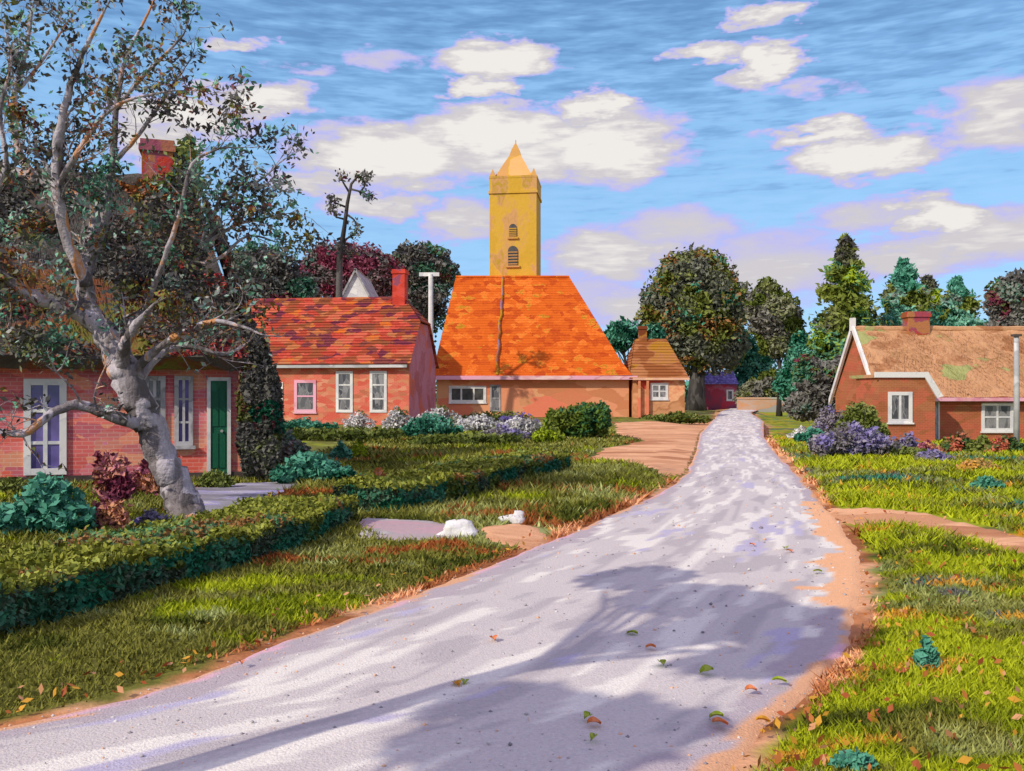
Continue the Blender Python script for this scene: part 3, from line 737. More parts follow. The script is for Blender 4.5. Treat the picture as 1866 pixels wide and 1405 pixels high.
# ---- church
Yh = 68.0; kh = Yh/F
ch = empty('church', ((975-HX)*kh, Yh, 0), 'church with huge orange tile roof and slender ochre tower', 'church')
ox = (975-HX)*kh
def hx_(px, Y=Yh): return (px-HX)/F*Y-ox
def hz(py, Y=Yh): return EYE+(HY-py)/F*Y
he = hz(690)
mb = MB(); mb.box(hx_(796), hx_(1146), 0, 13.5, -.3, he+.1); mb.build('wall', M_brick_church, ch)
mb = MB()
fl, fr = (hx_(786), -.5, hz(688)), (hx_(1152, 67.5), -.5, hz(684)); bl, br_ = (hx_(786)-.3, 14, hz(688)), (hx_(1152, 67.5), 14, hz(684))
tl, tr = (hx_(832, 75), 6, hz(508, 75)), (hx_(1036, 75), 6, hz(508, 75)); tbl, tbr = (tl[0], 8.5, tl[2]), (tr[0], 8.5, tr[2])
def lerp3(a, b, t): return tuple(Vector(a).lerp(Vector(b), t))
# slightly bell-cast slope : two bands
def band(a, b, c, d, n): mb.courses(a, b, c, d, n, .022)
kk = .16
def drop(p, dz): return (p[0], p[1], p[2]-dz)
q = [lerp3(fl, tl, kk), lerp3(fr, tr, kk), lerp3(br_, tbr, kk), lerp3(bl, tbl, kk)]; q = [drop(p, .25) for p in q]
for (a, b), (c, d), (e, f) in (((fl, fr), (q[0], q[1]), (tl, tr)), ((fr, br_), (q[1], q[2]), (tr, tbr)), ((br_, bl), (q[2], q[3]), (tbr, tbl)), ((bl, fl), (q[3], q[0]), (tbl, tl))):
    band(a, b, d, c, 8); band(c, d, f, e, 34)
mb.add([tl, tr, tbr, tbl], [(0, 1, 2, 3)]); mb.add([fl, fr, br_, bl], [(3, 2, 1, 0)])
mb.tube([tl, tr], [.14, .14], 8)
rfc = mb.build('roof', M_tile_orange, ch)
mb = MB()
pa, pb = Vector((hx_(905, 68), -.5, hz(688))), Vector((hx_(917, 75), 6, hz(508, 75)))
mb.tube([pa.lerp(pb, t)+Vector((random.uniform(-.08, .08), -.06, .02)) for t in np.linspace(.02, 1, 18)], [.10]*18, 6)
mb.build('roof_seam', patch('lead seam', [(2, S(170,128,20)), (1, S(150,90,50)), (1, S(130,116,150)), (1, S(180,130,40))], (1,1,.7), .4), rfc)
mb = MB(); mb.box(hx_(786), hx_(1160), -.62, -.44, hz(692), hz(685)); mb.build('eave_board', M_pinkwhite, ch)
# tower
Yt = 75.5; tw = 90/F*Yt; ty = Yt-Yh; tcx = hx_(940, Yt)
def rot(mb, ang, cx, cy):
    ca, sa = math.cos(ang), math.sin(ang)
    mb.v = [(cx+(x-cx)*ca-(y-cy)*sa, cy+(x-cx)*sa+(y-cy)*ca, z) for x, y, z in mb.v]
h2 = tw/2*.955; zt0, zt1 = hz(530, Yt), hz(352, Yt); ztop = hz(320, Yt)
mb = MB(); mb.box(tcx-h2, tcx+h2, ty, ty+2*h2, zt0-6, zt1)
mb.box(tcx-h2-.10, tcx+h2+.10, ty-.10, ty+2*h2+.10, zt1, zt1+.22)
mb.box(tcx-h2-.03, tcx+h2+.03, ty-.03, ty+2*h2+.03, zt1+.221, ztop-.18)
mb.box(tcx-h2-.05, tcx+h2+.05, ty-.05, ty+2*h2+.05, ztop-.18, ztop)
tcy = ty+h2; ang = R(-7); rot(mb, ang, tcx, tcy)
tower = mb.build('tower', M_tower, ch)
mb = MB(); prev = None; rings = [(36, 320), (28, 307), (20, 291), (11, 275), (7, 262), (.3, 247)]
vs = []
for hw, py in rings:
    s_ = hw/F*Yt; z = hz(py, Yt); vs += [(tcx-s_, tcy-s_, z), (tcx+s_, tcy-s_, z), (tcx+s_, tcy+s_, z), (tcx-s_, tcy+s_, z)]
mb.add(vs, [(4*i+k, 4*i+(k+1) % 4, 4*i+4+(k+1) % 4, 4*i+4+k) for i in range(len(rings)-1) for k in range(4)]+[(3, 2, 1, 0)])
rot(mb, ang, tcx, tcy); sp_ = mb.build('spire', M_spire, tower)
mb = MB(); apx = hz(250, Yt); mb.tube([(tcx, tcy, apx-.3), (tcx, tcy, apx+.35)], [.07, .03], 6); mb.build('finial', M_spire, tower)
for sx_ in (-1, 1):
    for sy_ in (-1, 1):
        mb = MB(); px_, py_ = tcx+sx_*h2*.88, tcy+sy_*h2*.88; w_ = .26
        mb.add([(px_-w_, py_-w_, ztop), (px_+w_, py_-w_, ztop), (px_+w_, py_+w_, ztop), (px_-w_, py_+w_, ztop), (px_, py_, ztop+.7)], [(3,2,1,0), (0,1,4), (1,2,4), (2,3,4), (3,0,4)])
        rot(mb, ang, tcx, tcy); mb.build('pinnacle', M_spire, tower)
for pa_, pb_, hwp, lab in ((408, 432, 7, None), (448, 484, 9, None)):
    mb = MB(); c = hx_(940, Yt); a_, b_z = hz(pb_, Yt), hz(pa_, Yt); w_ = hwp/F*Yt
    pl = [(c-w_, a_), (c+w_, a_)]+[(c+w_*math.cos(t), b_z-w_+w_*math.sin(t)) for t in np.linspace(0, math.pi, 9)]
    mb.prism(pl, ty-.06, ty+.1); rot(mb, ang, tcx, tcy); mb.build('louvre', M_glass_d, tower)
    mb = MB()
    for kx in range(5):
        zz_ = a_+(b_z-w_-a_)*(kx+.5)/5; mb.box(c-w_*.95, c+w_*.95, ty-.12, ty-.05, zz_-.04, zz_+.04)
    mb.box(c-w_*1.4, c+w_*1.4, ty-.16, ty+.05, a_-.16, a_-.01); rot(mb, ang, tcx, tcy); mb.build('sill', M_spire, tower)
window(ch, hx_(818), hx_(886), hz(734), hz(703), fw=.22, nx=2, nz=0, gm=M_glass_d)
window(ch, hx_(893), hx_(912), hz(750), hz(701), fw=.12, nx=0, nz=1, fm=M_greylt, sill=False)
# low annex with brown roof
an = empty('annex', (hx_(1152)+ox, Yh-.35, 0), 'low annex with brown hipped roof right of the orange church roof', 'outbuilding')
aw = (1246-1152)*kh
mb = MB(); mb.box(0, aw, 0, 6, -.3, he-.02); mb.build('wall', patch('amber render', [(2, S(208,150,106)), (2, S(178,118,76)), (1, S(238,180,134)), (1, S(206,82,60))], (.5,.5,.8), .6), an)
mb = MB(); rzn = hz(618, 71); e_ = .3
A, B, C_, D_ = (-e_, -e_, he), (aw+e_, -e_, he), (aw+e_, 6+e_, he), (-e_, 6+e_, he); R0, R1 = (.6, 3, rzn), (aw-.9, 3, rzn)
mb.courses(A, B, R1, R0, 14, .06); mb.courses(B, C_, R1, R1, 14, .05); mb.courses(C_, D_, R0, R1, 14, .05); mb.courses(D_, A, R0, R0, 14, .05)
mb.add([A, B, C_, D_], [(3, 2, 1, 0)])
arf = mb.build('roof', M_tile_brown, an); chimney(arf, .9, 1.5, 2.7, 3.3, rzn-.6, hz(596, 71), M_tile_brown)
mb = MB(); mb.box(-.05, aw+e_, -e_-.1, -e_+.02, he-.12, he+.06); mb.build('eave_board', patch('peach board', [(1, S(238,190,150)), (1, S(226,176,150))], (1,1,1), .3, bump=.1), an)
window(an, (1184-1152)*kh, (1216-1152)*kh, hz(728), hz(698), fw=.2, nx=1, nz=1)
mb = MB()
for p_ in (1163, 1178):
    x_ = (p_-1152)*kh; mb.box(x_-.09, x_+.09, -.32, -.14, 0, he-.13)
mb.build('porch_post', M_brick_church, an)

# ---- right cottage with tan thatch
Yr = 39.5; rx0 = (1600-HX)/F*Yr; gz = -.4
rc = empty('thatched_house', (rx0, Yr, gz), 'brown brick house with broad tan thatch and white gable boards, right of the road', 'house')
rl = lambda px, Y=Yr: (px-HX)/F*Y-rx0
rzp = lambda py, Y=Yr: EYE+(HY-py)/F*Y-gz
Lr, Dr = 12.5, 5.2; er = rzp(722); rr_ = rzp(603, Yr+2.6)
mb = MB(); mb.box(0, Lr, 0, Dr, -.3, er+.1); mb.prismx([(0, er+.1), (Dr, er+.1), (Dr/2, rr_-.15)], .0, .25); mb.build('wall', M_brick_brown, rc)
mb = MB(); o_ = .3
thatch(mb, (-.12, -o_, er-.1), (Lr, -o_, er-.1), (Lr, Dr/2, rr_), (-.12, Dr/2, rr_), .22, 60, 24, .06)
thatch(mb, (Lr, Dr+o_, er-.1), (-.12, Dr+o_, er-.1), (-.12, Dr/2, rr_), (Lr, Dr/2, rr_), .22, 20, 12, .05)
mb.tube([(x_, Dr/2, rr_+.08) for x_ in np.linspace(-.12, Lr, 30)], [.16]*30, 8, .12)
straw(mb, (-.12, -o_, er-.1), (Lr, -o_, er-.1), (Lr, Dr/2, rr_), (-.12, Dr/2, rr_), 3500, .4, .02, .13)
# front wing roof
Yw = 37.5; wy = Yw-Yr; wl = lambda px: rl(px, Yw)
wz = lambda py: rzp(py, Yw)
mb.prism([(wl(1598), wz(682)), (wl(1598), wz(688)), (wl(1688), wz(688)), (wl(1708), wz(722)), (wl(1714), wz(720)), (wl(1692), wz(681))], wy+.06, 1.1)
rfr = mb.build('roof', M_thatch_tan, rc)
chimney(rfr, rl(1652, 42), rl(1690, 42), Dr/2-.35, Dr/2+.35, rr_-.5, rzp(570, 42), M_chim)
mb = MB(); mb.prism([(wl(1602), -.3), (wl(1704), -.3), (wl(1704), wz(716)), (wl(1688), wz(688)), (wl(1602), wz(688))], wy, 0.5); mb.build('wing_wall', M_brick_brown, rc)
mb = MB()
t_ = 9/F*Yw
mb.prism([(wl(1594), wz(678)), (wl(1690), wz(678)), (wl(1717), wz(722)), (wl(1706), wz(725)), (wl(1684), wz(688)), (wl(1594), wz(688))], wy-.10, wy+.055)
mb.build('bargeboard', M_white, rc)
mb = MB()    # gable bargeboards on the left end
for s_ in (0, 1):
    y0_, y1_ = (-.42, Dr/2) if s_ == 0 else (Dr+.42, Dr/2)
    a_, b_ = Vector((-.2, y0_, er-.15)), Vector((-.2, y1_, rr_+.35)); w_ = Vector((0, 0, .32))
    mb.add([a_, b_, b_-w_, a_-w_, a_+Vector((.12, 0, 0)), b_+Vector((.12, 0, 0)), b_-w_+Vector((.12, 0, 0)), a_-w_+Vector((.12, 0, 0))],
           [(0,1,2,3),(7,6,5,4),(0,4,5,1),(1,5,6,2),(2,6,7,3),(3,7,4,0)])
mb.box(-.25, -.02, Dr/2-.10, Dr/2+.10, rr_, rr_+.62)
mb.build('gable_board', M_white, rc)
mb = MB(); mb.box(wl(1716), Lr, -o_-.16, -o_-.06, er-.22, er-.06); mb.build('eave_board', M_pinkwhite, rc)
window(rc, wl(1618), wl(1662), wz(770), wz(714), y=wy, fw=.15, nx=1, nz=0)
window(rc, rl(1788), rl(1846), rzp(786), rzp(734), fw=.14, nx=1, nz=1)
window(rc, rl(1900), rl(1950), rzp(786), rzp(734), fw=.14, nx=1, nz=1)
door(rc, wl(1718)+.05, wl(1718)+.75, 0, 1.78, mat=M_greylt)

# ---- small buildings beyond
fh = empty('far_cottage', ((1318-HX)/F*112, 112, 0), 'tiny mauve red cottage at the far end of the road behind the dark round tree', 'house')
mb = MB(); mb.box(-2.6, 1.7, 0, 5, -.2, 3.2); mb.prismx([(0, 3.2), (5, 3.2), (2.5, 4.6)], 1.6, 1.7); mb.build('wall', patch('mauve red brick', [(2, S(144,74,98)), (1, S(190,60,80)), (1, S(176,104,128))], (1,1,1)), fh)
mb = MB(); mb.courses((-2.8, -.3, 3.1), (1.9, -.3, 3.1), (1.9, 2.5, 4.8), (-2.8, 2.5, 4.8), 8, .06); mb.courses((1.9, 5.3, 3.1), (-2.8, 5.3, 3.1), (-2.8, 2.5, 4.8), (1.9, 2.5, 4.8), 8, .06); mb.build('roof', M_purple, fh)
window(fh, .4, 1.3, 1.0, 2.4, fw=.2, nx=0, nz=0)
wg = empty('white_gable_house', ((648-HX)/F*62, 62, 0), 'white gable peak rising behind the mottled tile roof', 'house')
mb = MB(); gw = 30/F*62; gt = hz(492, 62); gb = hz(548, 62)
mb.prism([(-gw*1.6, -.2), (gw*1.6, -.2), (gw*1.6, gb-1.6), (0, gt), (-gw*1.6, gb-1.6)], 0, 6); mb.build('wall', M_white, wg)
mb = MB(); mb.slab((gw*1.8, -.2, gb-1.7), (gw*1.8, 6.2, gb-1.7), (0, 6.2, gt+.12), (0, -.2, gt+.12), .12); mb.slab((-gw*1.8, 6.2, gb-1.7), (-gw*1.8, -.2, gb-1.7), (0, -.2, gt+.12), (0, 6.2, gt+.12), .12); mb.build('roof', M_greylt, wg)
mb = MB()
fw0, fw1 = (1345-HX)/F*100, (1485-HX)/F*100
mb.box(0, fw1-fw0, 0, .5, -.6, 1.5); mb.box(-.05, fw1-fw0+.05, -.06, .56, 1.5, 1.7)
lw = mb.build('garden_wall', patch('pale wall', [(2, S(164,162,160)), (1, S(208,150,106)), (1, S(180,180,178)), (.6, S(160,170,106))], (.25,.3,.8), .5), loc=(fw0, 100, Z((fw0+fw1)/2, 100)))
tag(lw, 'low pale wall crossing behind the second tree, past the end of the road', 'wall')
xq = (785-HX)/F*57
pole = empty('flagpole', (xq, 57, 0), 'white pole with short crossarm standing left of the orange church roof', 'pole')
mb = MB(); zt_ = hz(500, 57); mb.tube([(0, 0, -.2), (0, 0, zt_)], [.19, .16], 8); mb.build('mast', M_white, pole)
mb = MB(); mb.box(-.75, .55, -.06, .06, zt_-.12, zt_+.12); mb.build('crossarm', M_white, pole)
xq = (1852-HX)/F*33
post = empty('post', (xq, 33, Z(xq, 33)), 'weathered wooden post in front of the tan thatch at the right edge', 'post')
mb = MB(); mb.tube([(0, 0, -.3), (0.02, 0, 2.3), (0, 0, EYE+(HY-608)/F*33+.3)], [.11, .1, .085], 8, .05); mb.build('shaft', M_greyboard, post, smooth=True)
mb = MB(); mb.box(-.14, .14, -.14, .14, EYE+(HY-608)/F*33+.3, EYE+(HY-608)/F*33+.38); mb.build('cap', M_darkwood, post)

# ------------------------------------------------------------------ trees behind
TB = 'trees beyond the houses'
tree('oak_tree', 'big round dark tree beside the far end of the road', 1268, 745, [(1265,560,88,100),(1215,570,55,70),(1315,565,55,75),(1262,500,62,48),(1225,620,55,45),(1310,635,50,45),(1268,600,80,80)], M_lf_big, 32000, .21, 1.0, group=TB, gap=.30)
tree('ash_tree', 'smaller olive tree with slim dark trunk right of the big round tree', 1420, 752, [(1412,580,44,52),(1385,560,26,32),(1398,530,24,22),(1440,590,26,30),(1420,625,40,26)], M_lf_mid, 12000, .15, .22, group=TB, gap=.36)
tree('teal_tree', 'blue-green tree low between the round tree and the slim olive tree', 1358, 748, [(1350,640,42,40),(1385,670,30,36),(1335,610,28,20),(1360,700,34,26)], M_lf_teal, 8000, .19, .3, Y=120, group=TB, gap=.38)
tree('bushy_tree', 'dark grey bushy tree against the violet shed side, left of the thatched house', 1500, 775, [(1500,700,48,44),(1470,680,26,34),(1540,690,34,40),(1520,745,60,30),(1462,740,34,26)], M_lf_dark, 13000, .105, .15, Y=50, group=TB, gap=.36)
tree('teal_tree', 'pale teal treetop above the annex roof, left of the big round tree', 1140, 748, [(1135,610,32,28),(1190,612,22,24),(1110,628,22,18)], M_lf_teal, 1800, .22, .2, Y=95, group=TB, gap=.45)
tree('teal_tree', 'pale teal tree between the slim olive tree and the grey bushy tree', 1462, 748, [(1462,660,34,40),(1440,700,30,34),(1480,690,30,40),(1455,625,18,22)], M_lf_teal, 7000, .15, .22, Y=84, group=TB, gap=.40)
tree('grey_tree', 'low grey-green tree just right of the small mauve cottage', 1385, 748, [(1385,715,34,26),(1360,722,22,18),(1405,700,22,28)], M_lf_mid, 5000, .16, .18, Y=104, group=TB, gap=.36)
def conifer(label, px, top, bot, halfw, Y, mat, n, leaf, droop=.1, lean=0):
    x = (px-HX)/F*Y; z = Z(x, Y); root = empty('conifer', (x, Y, z), label, 'tree', TB); k = Y/F
    zt_, zb_ = EYE+(HY-top)*k-z, EYE+(HY-bot)*k-z; H = zt_-zb_
    mb = MB(); mb.tube([(0, 0, -.2), (0, 0, zb_), (lean*k, 0, zt_)], [.3, .25, .03], 7, .05)
    pts = []
    nb = 90
    for i in range(nb):
        t = (i+.5)/nb; r = halfw*k*(1-t)**.75*random.uniform(.55, 1.15)+.15; a = random.uniform(0, 6.283); zz0 = zb_+H*t
        e = Vector((math.cos(a)*r+lean*k*t, math.sin(a)*r, zz0-droop*r+random.uniform(0, .25)*r)); s0 = Vector((lean*k*t, 0, zz0))
        mb.tube([s0, e], [.05, .015], 4, cap=False)
        m = int(n/nb*(.35+r/(halfw*k)))
        q = RNG.rand(m, 1)**.6; p = np.array(s0)*(1-q)+np.array(e)*q+RNG.normal(size=(m, 3))*np.array([r*.16+.07, r*.16+.07, r*.13+.09])
        pts.append(p)
    V, Fc = leaf_cloud(np.concatenate(pts), leaf, stretch=2.0); np_mesh('crown', V, Fc, 4, mat, root)
    mb.build('trunk', M_bark_dark, root, smooth=True)
conifer('tallest pointed olive conifer behind the white gable boards', 1538, 434, 690, 66, 66, M_lf_conif, 20000, .13, lean=4)
conifer('blue-green conifer between the tallest conifer and the red chimney', 1642, 476, 650, 60, 72, M_lf_tealdk, 17000, .13, lean=6)
conifer('short teal conifer right of the red chimney of the thatched house', 1748, 508, 650, 54, 76, M_lf_tealdk, 13000, .13, lean=-4)
conifer('small feathery conifer standing between the two blue-green conifers', 1692, 506, 640, 44, 80, M_lf_conif, 6000, .17)
tree('elm_tree', 'dark leafy tree cut by the right edge above the thatched roof', 1862, 760, [(1850,545,50,48),(1875,600,60,60),(1835,600,36,40),(1900,540,50,60)], M_lf_dark, 14000, .12, .4, Y=56, group=TB, gap=.3)
tree('copper_tree', 'crimson-topped tree behind the mottled tile roof', 628, 760, [(630,480,72,40),(585,490,42,40),(690,500,40,50),(640,510,80,48),(560,520,30,36)], M_lf_crim, 14000, .15, .35, Y=84, group=TB, gap=.36)
tree('dark_tree', 'rounded dark grey tree behind the white pole and church roof edge', 772, 760, [(770,485,58,44),(735,490,34,40),(805,500,30,32),(765,560,58,55),(745,600,50,45)], M_lf_dark, 15000, .15, .4, Y=92, group=TB, gap=.36)
tree('dark_tree', 'grey-green tree filling the gap between the near cottage and the copper tree', 500, 760, [(500,505,50,52),(545,525,34,30),(455,500,50,60),(470,560,80,46)], M_lf_dark, 14000, .12, .35, Y=63, group=TB, gap=.36)
# spindly tree
Ysp = 58; xsp = (612-HX)/F*Ysp
sp_t = empty('spindly_tree', (xsp, Ysp, 0), 'thin almost bare tree rising high above the mottled tile roof', 'tree')
o = Vector((xsp, Ysp, 0)); Q = lambda px, py, d=0: P(px, py, Ysp+d)-o
mb = MB(); stem = [Q(614,770), Q(618,640), Q(618,540), Q(619,470), Q(628,410), Q(633,370), Q(640,335), Q(655,318)]
mb.tube(stem, [.3,.26,.24,.2,.15,.12,.09,.05], 7, .1)
tips = []
for a, b, c in (((632,378),(612,370),(600,362)),((636,350),(625,332),(622,320)),((640,345),(660,350),(676,358)),((634,392),(645,400),(652,414)),((640,335),(648,325),(664,318)),((655,352),(664,340),(668,322)),((630,400),(614,396),(606,384)),((624,440),(640,430),(650,424))):
    mb.tube([Q(*a), Q(*b), Q(*c, random.uniform(-.5, .5))], [.08,.06,.03], 5); tips += [Q(*c), (Q(*b)+Q(*c))/2]
mb.build('trunk', M_bark_dark, sp_t, smooth=True)
tips += [Q(664,318), Q(668,356), Q(662,330), Q(610,372)]
pts = np.concatenate([np.array(t)+RNG.normal(size=(26, 3))*np.array([.22, .22, .16]) for t in tips])
V, Fc = leaf_cloud(pts, .09); np_mesh('crown', V, Fc, 4, M_lf_dark, sp_t)

# ------------------------------------------------------------------ hero tree
Yh_ = GY(958); xh = (335-HX)/F*Yh_
hero = empty('old_tree', (xh, Yh_, Z(xh, Yh_)), 'old leaning grey tree with twisted limbs and sparse leaves, left foreground', 'tree')
o = hero.location.copy(); kx = Yh_/F
def HQ(px, py, d=0): return P(px, py, Yh_+d)-o
def resamp(pts, rad, m):
    """smooth polyline through control points"""
    n = len(pts); outp, outr = [], []
    for i in range(n-1):
        p0, p1, p2, p3 = pts[max(i-1, 0)], pts[i], pts[i+1], pts[min(i+2, n-1)]
        for j in range(m):
            t = j/m; q = .5*((2*p1)+(p2-p0)*t+(2*p0-5*p1+4*p2-p3)*t*t+(3*p1-p0-3*p2+p3)*t**3)
            outp.append(q); outr.append(rad[i]*(1-t)+rad[i+1]*t)
    outp.append(pts[-1]); outr.append(rad[-1]); return outp, outr
trunk = MB(); limbs = []
def limb(ctrl, m=5, n=9, lump=.09, mbx=None, keep=True):
    pts = [HQ(c[0], c[1], c[2]) for c in ctrl]; rad = [c[3]*kx*.42 for c in ctrl]
    p, r = resamp(pts, rad, m)
    p = [q+Vector((random.uniform(-1, 1), random.uniform(-1, 1), random.uniform(-1, 1)))*rr*.18 for q, rr in zip(p, r)]
    (mbx or trunk).tube(p, r, n, lump)
    if keep: limbs.append((p, r))
limb([(356,985,0,120),(342,950,0,84),(322,890,0,66),(292,820,-.05,60),(258,745,-.1,64),(228,680,-.1,62),(208,625,-.05,58),(190,600,0,50)], 7, 14, .07, keep=False)
for dx, dy in ((60,10),(-40,12),(20,30)):
    trunk.tube([HQ(345,940,0), HQ(345+dx*.6,958,-.05-dy*.01), HQ(345+dx*1.3,975,-.1-dy*.02)+Vector((0,0,-.08))], [.16,.1,.03], 8, .1)
limb([(215,640,0,52),(178,592,0,44),(156,545,.05,40),(158,480,.1,36),(170,425,.2,32),(160,378,.3,28),(110,345,.4,24),(50,320,.6,18),(-40,290,.8,10)])
limb([(175,590,0,40),(128,562,-.2,32),(70,545,-.4,28),(20,512,-.6,22),(-60,450,-.8,14)])
limb([(228,660,.1,34),(226,620,.2,30),(262,568,.3,24),(310,530,.4,20),(350,482,.5,15),(385,430,.6,10)])
limb([(232,690,-.1,30),(222,650,-.3,30),(240,605,-.5,22),(262,575,-.6,12)])
limb([(240,680,-.1,22),(280,640,-.3,18),(335,605,-.5,14),(395,585,-.7,10),(455,600,-.8,6)])
limb([(250,700,.1,18),(300,640,.2,13),(350,632,.3,12),(405,645,.3,9),(440,632,.4,6)])
limb([(270,775,-.1,32),(215,762,-.4,26),(150,738,-.6,22),(95,752,-.8,18),(40,790,-1,14),(-40,775,-1.1,8)])
limb([(262,740,.1,40),(290,800,.3,36),(322,870,.3,40),(350,940,.2,60)], 6, 10, .1, keep=False)
# rising stems
limb([(158,500,.1,26),(190,400,.3,20),(205,300,.4,16),(212,200,.5,12),(228,110,.6,9),(262,40,.7,6),(300,-40,.8,3)])
limb([(160,520,-.1,28),(120,430,-.3,24),(104,340,-.4,22),(108,250,-.5,20),(125,170,-.5,14),(150,100,-.6,10),(190,20,-.7,5)])
limb([(60,330,.5,20),(30,260,.6,16),(28,170,.6,13),(48,90,.6,9),(60,10,.6,5)])
limb([(205,300,.4,12),(245,255,.5,10),(285,200,.5,8),(325,140,.6,5)])
limb([(212,200,.5,10),(250,150,.4,9),(300,100,.4,7),(335,62,.4,4)])
limb([(350,482,.5,12),(385,400,.6,9),(415,345,.6,7),(470,330,.6,5),(508,298,.6,3)])
limb([(375,445,.6,10),(430,410,.5,7),(492,395,.5,4)])
limb([(350,482,.5,10),(400,470,.4,8),(450,430,.4,5),(500,440,.4,3)])
limb([(-60,450,-.8,14),(-20,380,-.9,12),(10,300,-1,10),(0,200,-1,8),(20,120,-1,5),(10,60,-1,3)])
limb([(104,340,-.4,14),(140,280,-.6,11),(190,210,-.7,8),(240,180,-.8,6),(320,165,-.8,3)])
limb([(28,170,.6,9),(70,120,.7,7),(110,60,.7,4)])
limb([(262,568,.3,14),(300,470,-.2,11),(330,380,-.4,9),(350,300,-.5,7),(400,270,-.5,4)])
leafc = []
def twig(p, d, length, r, depth):
    pts = [p]; cur = p.copy(); dd = d.copy(); seg = 5
    for i in range(seg):
        dd = (dd+Vector((random.uniform(-.35, .35), random.uniform(-.35, .35), random.uniform(-.25, .3)))).normalized()
        cur = cur+dd*length/seg; pts.append(cur.copy())
    trunk.tube(pts, [r*(1-.8*i/seg) for i in range(seg+1)], 4, 0, cap=False)
    if depth > 0:
        for i in range(random.randint(2, 4)):
            q = pts[random.randint(1, seg)]
            d2 = (dd+Vector((random.uniform(-1, 1), random.uniform(-.8, .8), random.uniform(-.7, .9)))).normalized()
            twig(q, d2, length*random.uniform(.4, .7), r*.55, depth-1)
    if depth <= 1:
        leafc.append((pts[-1], length)); leafc.append((pts[3], length))
for p, r in limbs:
    m = len(p)
    for i in range(int(m*.25), m):
        if random.random() < .55:
            d = (p[min(i+1, m-1)]-p[i-1]).normalized()
            d = (d*.8+Vector((random.uniform(-1, 1), random.uniform(-.7, .7), random.uniform(-.5, 1)))).normalized()
            twig(p[i], d, random.uniform(.25, .75), max(.008, r[i]*.35), 2 if random.random() < .5 else 1)
    d = (p[-1]-p[-3]).normalized(); twig(p[-1], d, .4, r[-1], 2)
trunk.build('trunk', M_bark, hero, smooth=True)
pts = []
for q, l_ in leafc:
    sx = HX+(q.x+o.x)/(q.y+o.y)*F; sz = HY-(q.z+o.z-EYE)/(q.y+o.y)*F
    dens = 1.0
    if sz > 600: dens = .35
    if 300 < sz < 600 and sx < 380: dens = 1.5
    if random.random() < (.62 if sz < 300 else .45): continue
    k = int(random.uniform(3, 11)*dens)
    pts.append(np.array(q)+RNG.normal(size=(k, 3))*.085)
CL = [(28,110,14,36),(34,210,20,44),(106,250,16,44),(120,330,40,34),(60,420,60,40),(20,300,30,40),(310,420,60,60),(250,520,50,40),(420,520,60,40),(60,620,70,36),(430,335,60,14),(450,385,56,16),(120,640,60,34)]
for cx_, cy_, rx_, ry_ in CL:
    c = np.array(HQ(cx_, cy_, random.uniform(-.3, .7))); k = int(rx_*ry_*.30); q = RNG.normal(size=(k, 3))*np.array([rx_, (rx_+ry_)*.5, ry_])*kx*.48
    g_ = vn(q[:, 0]*5+cx_, q[:, 2]*7+q[:, 1]*3, 1, 1, 55); pts.append((c+q)[g_ > .42])
pts = np.concatenate(pts)
V, Fc = leaf_cloud(pts, .027, stretch=1.7); np_mesh('crown', V, Fc, 4, M_lf_hero, hero)
print('hero leaves', len(pts))

# ------------------------------------------------------------------ shrubs and flowers
bush('climbing_ivy', 'tall dark ivy mass on the right corner of the near cottage', 472, 884, 70, 255, M_lf_ivy, 17000, .036, Y=17.0, lobes=3, gap=.12, dk=1.3, flat=0)
bush('shrub', 'teal shrub at the far left below the violet window', 85, 990, 185, 108, M_lf_teal, 2600, .034)
bush('flower_clump', 'mauve and rust flower stems left of the leaning trunk', 205, 985, 60, 165, M_lf_mauve, 1500, .03, cat='flowers', lobes=3, gap=.3, flat=0)
bush('flower_clump', 'blue and gold flowers at the foot of the leaning tree', 275, 975, 70, 34, M_lf_blue, 500, .022, cat='flowers')
bush('flower_clump', 'rust and mauve plants between the leaning trunk and the cottage wall', 262, 912, 70, 70, M_lf_mauve, 700, .035, cat='flowers')
bush('shrub', 'yellow-green shrub below the green door', 392, 895, 70, 38, M_lf_olive, 700, .03, Y=15.8)
bush('shrub', 'olive plants against the lit brick under the violet window', 20, 905, 130, 34, M_lf_olive, 700, .03, Y=14.6)
bush('shrub', 'wide dark teal shrub right of the ivy-covered corner', 570, 884, 150, 60, M_lf_teal, 3000, .04)
bush('shrub', 'small teal shrub with pale tip behind the lime plant', 622, 842, 40, 34, M_lf_teal, 600, .04)
bush('lime_plant', 'small bright lime plant beside the teal shrubs', 655, 838, 26, 42, M_lf_lime, 300, .03, cat='plant', lobes=3)
bush('rust_bush', 'rust brown bush on the left verge above the ditch', 690, 922, 64, 64, M_lf_rust, 1100, .032, cat='shrub')
HB = 'low hedge plants in front of the middle houses'
bush('hedge_plant', 'low teal planting below the pink framed window', 560, 786, 120, 30, M_lf_teal, 900, .06, group=HB)
bush('hedge_plant', 'teal planting in front of the white blossom', 785, 800, 115, 46, M_lf_teal, 1400, .055, group=HB)
bush('hedge_plant', 'dark olive hedge running along the left lawn edge', 620, 806, 250, 26, M_lf_olive, 1800, .055, group=HB, lobes=9, flat=0)
bush('hedge_plant', 'olive hedge running from the white blossom to the clipped hedge', 850, 812, 220, 22, M_lf_olive, 1500, .05, group=HB, lobes=8, flat=0)
WB = 'white blossoming bushes in front of the church'
